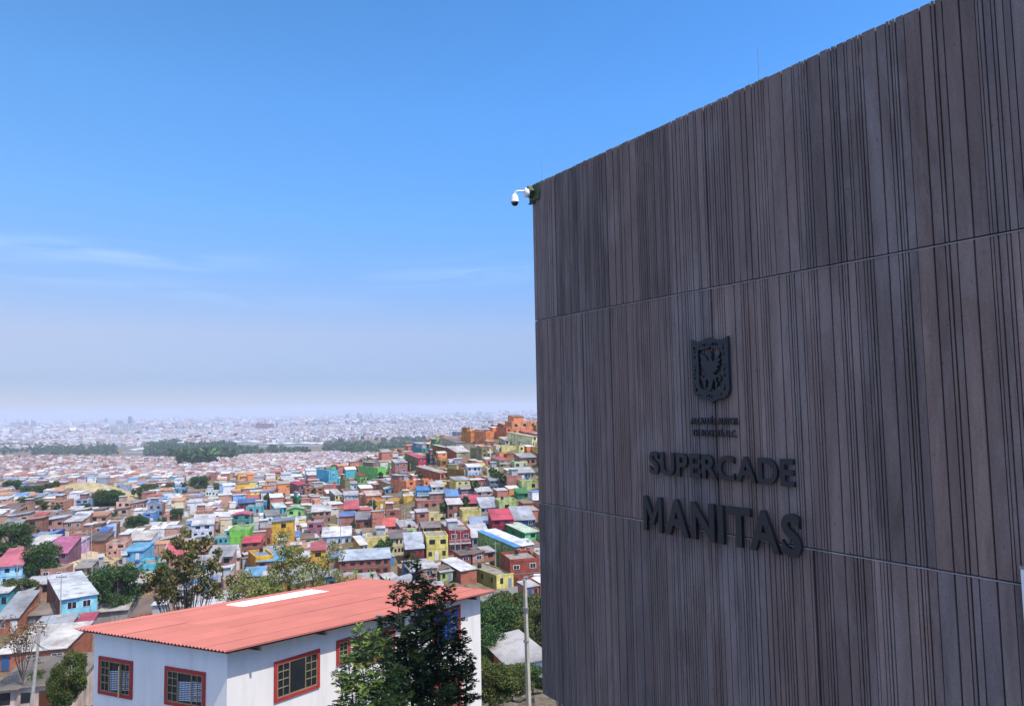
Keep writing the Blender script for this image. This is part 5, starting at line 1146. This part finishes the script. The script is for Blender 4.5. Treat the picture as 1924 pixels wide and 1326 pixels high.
# lamp pole by the dark wall
lp = thing('street_lamp', 'tall square concrete lamp pole in front of the dark wall edge', 'lamp'); p = at(999, 1326, 41.); b_ = at(986, 1088, 41.5)
zt_ = b_[2]; zg = h1(p[0], p[1]); lp.location = (b_[0]+.0, b_[1], zg); hh = zt_-zg; dx = (p[0]-b_[0])/(zt_-p[2])*.4
m = MB()
for (z0, z1, r0, r1) in ((-1, hh, .16, .10),): m.tube([(dx*hh, 0, z0), (0, 0, z1)], [r0, r1], 4, lin('b8b09c'))
build(m, 'shaft', mk('weathered_concrete', (.42,.39,.32), .9, var=.3, scale=2.), lp)
m = MB(); m.tube([(0,0,hh-.3),(.05,0,hh+.02),(.3,-.05,hh+.22),(.62,-.1,hh+.26)], [.025]*4, 6, lin('b0b4b8')); build(m, 'arm', METAL, lp)
m = MB(); m.box(.5, .92, -.2, -.02, hh+.22, hh+.30, lin('c8ccd0')); build(m, 'lamp_head', WHITE, lp)
m = MB()
for z in (1.6, 1.75, 3.4): m.tube([(dx*(1.6)*.5, 0, hh-z), (dx*1.6*.5, 0, hh-z+.08)], [.16, .16], 8, lin('888888'))
build(m, 'clamp_band', METAL, lp)
# fence by the bushes
fe = thing('boundary_wall', 'low grey wall topped by pale spikes behind the right bushes', 'wall'); p = at(898, 1222, 84); q = at(962, 1232, 80); z = min(h1(p[0], p[1]), h1(q[0], q[1])); fe.location = (p[0], p[1], z)
dv = (q[:2]-p[:2]); ln = np.hypot(*dv); fe.rotation_euler = (0, 0, math.atan2(dv[1], dv[0])); top = (p[2]+q[2])/2-z
m = MB(); m.box(0, ln, 0, .2, -2, top, lin('70747c')); build(m, 'wall', WALL, fe); m = MB()
for k in range(26): m.tube([(ln*k/26, .1, top), (ln*k/26, .1, top+.9)], [.03, .02], 4, lin('c8c8c0'))
m.box(0, ln, .08, .12, top+.35, top+.40, lin('c8c8c0')); build(m, 'railing', METAL, fe)
# ------------------------------------------------------------------ near trees
def frond_tree(name, label, stems, seed, cols, cat='tree', dens=1., leaf=.05, droop=.5, spread=.33, base=None, dtrunk=.05):
    """feathery conifer: several ascending stems hung with flat drooping sprays. stems: (top point, bottom point, radius)"""
    g = np.random.default_rng(seed); b = np.array(base); root = thing(name, label, cat, tuple(b)); m = MB(); Vs = []; Cs = []
    up = np.array((0, 0, 1.))
    for top, bot, R_ in stems:
        top = np.array(top)-b; bot = np.array(bot)-b; Ln = np.linalg.norm(top-bot); ax = (top-bot)/Ln
        js = bot+(np.array((0,0,0))-bot)*0; m.tube([np.array((0,0,-.6))+bot*.0, bot*.45+np.array((0,0,bot[2]*.1)), bot, bot+(top-bot)*.5, top], [dtrunk, dtrunk*.8, dtrunk*.6, dtrunk*.35, .006], 6)
        ns = int(46*Ln*dens)
        for k in range(ns):
            f_ = g.uniform(0, 1)**.85; o = bot+ax*Ln*f_; rr = R_*(1-f_)**.55*g.uniform(.55, 1.15)+.06
            a = g.uniform(0, 2*math.pi); d = np.array((math.cos(a), math.sin(a), g.uniform(.15, .75))); d /= np.linalg.norm(d)
            tip = o+d*rr-up*rr*droop*.35; n = max(5, int(rr/leaf*1.9)); sd = np.cross(d, up); sd /= np.linalg.norm(sd)+1e-6; sd = sd+up*g.uniform(-.6, .6)
            tt = np.linspace(.12, 1, n); mid = o[None]+(tip-o)[None]*tt[:, None]+up[None]*(np.sin(tt*math.pi)*rr*.12)[:, None]
            cc = srgb([cols[g.integers(len(cols))]])[0]*g.uniform(.7, 1.3)
            for sgn in (-1, 1):
                l_ = (leaf*2.6*np.sin(np.clip(tt*.9+.15, 0, 1)*math.pi)**.7+leaf*.5)*g.uniform(.7, 1.2, n)
                dirv = (d[None]*.75+sd[None]*sgn*g.uniform(.5, 1.1, (n, 1))-up[None]*g.uniform(0, droop, (n, 1))); dirv /= np.linalg.norm(dirv, axis=1)[:, None]
                e = mid+dirv*l_[:, None]; wv_ = np.cross(dirv, g.normal(size=(n, 3))); wv_ /= np.linalg.norm(wv_, axis=1)[:, None]; wv_ *= leaf*.30
                Vs.append(np.stack([mid, mid*.5+e*.5-wv_, e, mid*.5+e*.5+wv_], 1)); Cs.append(np.repeat(cc[None], n, 0)*g.uniform(.8, 1.2, (n, 1)))
    build(m, 'trunk', BARK, root); print(name, sum(map(len, Vs))); link('crown', quads_mesh('crown', np.concatenate(Vs), np.concatenate(Cs), LEAF), root); return root
def st(x0, y0, d0, x1, y1, d1, R_): return (at(x0, y0, d0), at(x1, y1, d1), R_)
CN = ['2c3c22','38492a','243420','445630','1f2c1e','5c6a34']
bs = at(800, 1326, 17.5); bs = (bs[0], bs[1], h1(bs[0], bs[1]))
frond_tree('conifer', 'tall dark feathery conifer in front of the white house', [
    st(772,1040,17.3,792,1330,17.4,.80), st(742,1098,17.0,775,1330,17.2,.62), st(806,1072,17.6,812,1330,17.6,.75), st(842,1092,17.9,840,1330,17.8,.70),
    st(862,1160,18.,862,1330,17.9,.62), st(720,1160,17.,758,1340,17.,.5), st(785,1110,16.8,798,1340,17.,.62), st(822,1120,17.2,826,1340,17.3,.66), st(880,1230,18.,872,1350,17.9,.45), st(765,1180,16.8,775,1350,16.9,.55)], 3, CN, dens=.72, base=bs)
bs = at(690, 1326, 16.2); bs = (bs[0], bs[1], h1(bs[0], bs[1]))
frond_tree('leafy_shrub', 'lighter green feathery shrub left of the tall dark conifer', [
    st(674,1178,16.2,690,1340,16.2,.42), st(700,1182,16.3,702,1340,16.2,.42), st(652,1232,16.1,668,1350,16.1,.38), st(636,1262,16.,652,1360,16.,.34), st(724,1200,16.4,716,1340,16.3,.4), st(738,1246,16.2,728,1360,16.2,.4), st(756,1250,16.2,746,1360,16.2,.4)],
    5, ['5c7438','6c8440','4c6432','7c8c4c','40543a','8c9c58'], 'shrub', dens=1.0, base=bs, dtrunk=.035)
# big leaf tree
def limb_tree(name, label, base_px, d, clumps, cols, n, size, seed, trunk_r=.16, elong=1., crad=(.8, 1.3), zb=None):
    g = np.random.default_rng(seed); b = at(*base_px, d); z = h1(b[0], b[1]) if zb is None else zb; root = thing(name, label, 'tree', (b[0], b[1], z)); b = np.array((b[0], b[1], z)); m = MB(); cl = []
    cs = [at(x, y, d+g.uniform(-1.8, 1.8))-b for x, y in clumps]; hub = np.mean(cs, axis=0)*np.array((.5,.5,.42)); m.tube([(0,0,-.5), tuple(hub*.5), tuple(hub)], [trunk_r, trunk_r*.8, trunk_r*.65], 7)
    for c in cs:
        md = (hub+c)/2+np.array((c[0]*.12, c[1]*.12, -.3)); m.tube([tuple(hub), tuple(md), tuple(c)], [trunk_r*.42, trunk_r*.25, trunk_r*.1], 5)
        for _ in range(3):
            q = c+g.normal(size=3)*np.array((.6,.6,.5))*crad[0]; cl.append((*q, g.uniform(*crad)*.62)); m.tube([tuple(md), tuple(q)], [trunk_r*.12, trunk_r*.05], 4)
    build(m, 'trunk', BARK, root); leaves([cloud(cl, n, size, cols, g, elong=elong)], 'crown', root); return root
limb_tree('broadleaf_tree', 'tall tree with loose clumps of large olive and brown leaves', (352,1180), 62, [(345,1012),(356,1022),(374,1016),(380,1030),(350,1036),(322,1044),(338,1058),(352,1052),(362,1070),(330,1078),(290,1088),(281,1092),(302,1104),(394,1054),(405,1060),(390,1080),(345,1090),(368,1094),(312,1122),(330,1118),(352,1124),(380,1118),(400,1108),(318,1066),(410,1090),(366,1040)],
    ['5c5c30','6e6a38','4c5428','806c40','3c4a24','8a7a4c'], 4600, .14, 8, .13, crad=(.55, .85))
W_C = ['8c8c54','7c8444','6c7838','9a9460','5c6a34']
limb_tree('willow_tree', 'wispy yellow green tree beyond the red roof beside the golden house', (545,1150), 66, [(532,1012),(545,1040),(560,1030),(552,1060),(530,1065),(572,1058),(515,1080),(540,1085),(562,1085),(585,1070),(500,1098),(525,1104),(555,1108),(580,1100),(510,1120),(600,1090),(535,1030),(570,1110)], W_C, 4200, .085, 9, .07, elong=2.2, crad=(.7, 1.15))
limb_tree('willow_tree', 'sparse thin wispy tree right of the golden house', (625,1150), 66, [(628,1020),(618,1046),(636,1040),(612,1072),(634,1068),(606,1092),(626,1096),(640,1088)], W_C, 1300, .08, 10, .05, elong=1.9, crad=(.6, .9))
limb_tree('willow_tree', 'small wispy tree left of the skylight beyond the red roof', (455,1160), 60, [(450,1090),(462,1082),(446,1108),(462,1104),(476,1100),(438,1118),(470,1120),(455,1124)], W_C, 1500, .08, 12, .05, elong=1.8, crad=(.5, .9))
limb_tree('willow_tree', 'low olive tree just behind the upper edge of the red roof', (500,1150), 58, [(492,1104),(505,1096),(516,1110),(500,1118),(484,1120)], W_C, 1900, .09, 13, .07, elong=1.6, crad=(.7, 1.))
limb_tree('bare_tree', 'thin reddish nearly bare tree beside the leaning concrete pole', (45,1280), 82, [(40,1176),(30,1186),(52,1180),(60,1192),(24,1200),(44,1200),(58,1206),(34,1212),(22,1186),(66,1178)], ['7c5c44','8c6c50','6c5c3c'], 1300, .10, 14, .12, crad=(.8, 1.2))
for i, (x, y) in enumerate([(669,1072),(729,1087),(700,1078)]):
    g = np.random.default_rng(40+i); b = at(x, y+14, 60); z = h1(b[0], b[1]); root = thing('young_palm', ['slim young palm beyond the roof ridge, leftmost of the three','slim young palm beyond the roof nearest the conifer','slim young palm beyond the roof in the middle of the three'][i], 'plant', (b[0], b[1], z)); hT = b[2]-z+.3
    m = MB(); m.tube([(0,0,-.3),(0,0,hT)], [.07,.05], 6); build(m, 'trunk', BARK, root); V = []
    for k in range(26):
        a = g.uniform(0, 6.28); l_ = g.uniform(.5, .9); e = np.array((math.cos(a)*l_*.7, math.sin(a)*l_*.7, hT+g.uniform(-.1, .8)*l_)); s = np.array((-math.sin(a), math.cos(a), 0))*.05; o = np.array((0,0,hT)); md = (o+e)/2+np.array((0,0,.1)); V.append(np.stack([o, md-s, e, md+s]))
    link('crown', quads_mesh('crown', np.array(V), np.repeat(srgb(['7a9048']), len(V), 0), LEAF), root)
# ------------------------------------------------------------------ haze
m = MB(); m.box(-16000, 16000, -16000, 16000, -2, 176, (1,1,1)); hz = bpy.data.materials.new('haze'); hz.use_nodes = True; tn = hz.node_tree; tn.nodes.clear()
pv = tn.nodes.new('ShaderNodeVolumePrincipled'); pv.inputs['Density'].default_value = HAZE_DENSITY; pv.inputs['Color'].default_value = (.62, .70, .86, 1); pv.inputs['Anisotropy'].default_value = .0
on = tn.nodes.new('ShaderNodeOutputMaterial'); tn.links.new(pv.outputs[0], on.inputs['Volume'])
o = build(m, 'haze', hz); tag(o, 'pale blue haze lying over the city plain', 'haze', kind='stuff')
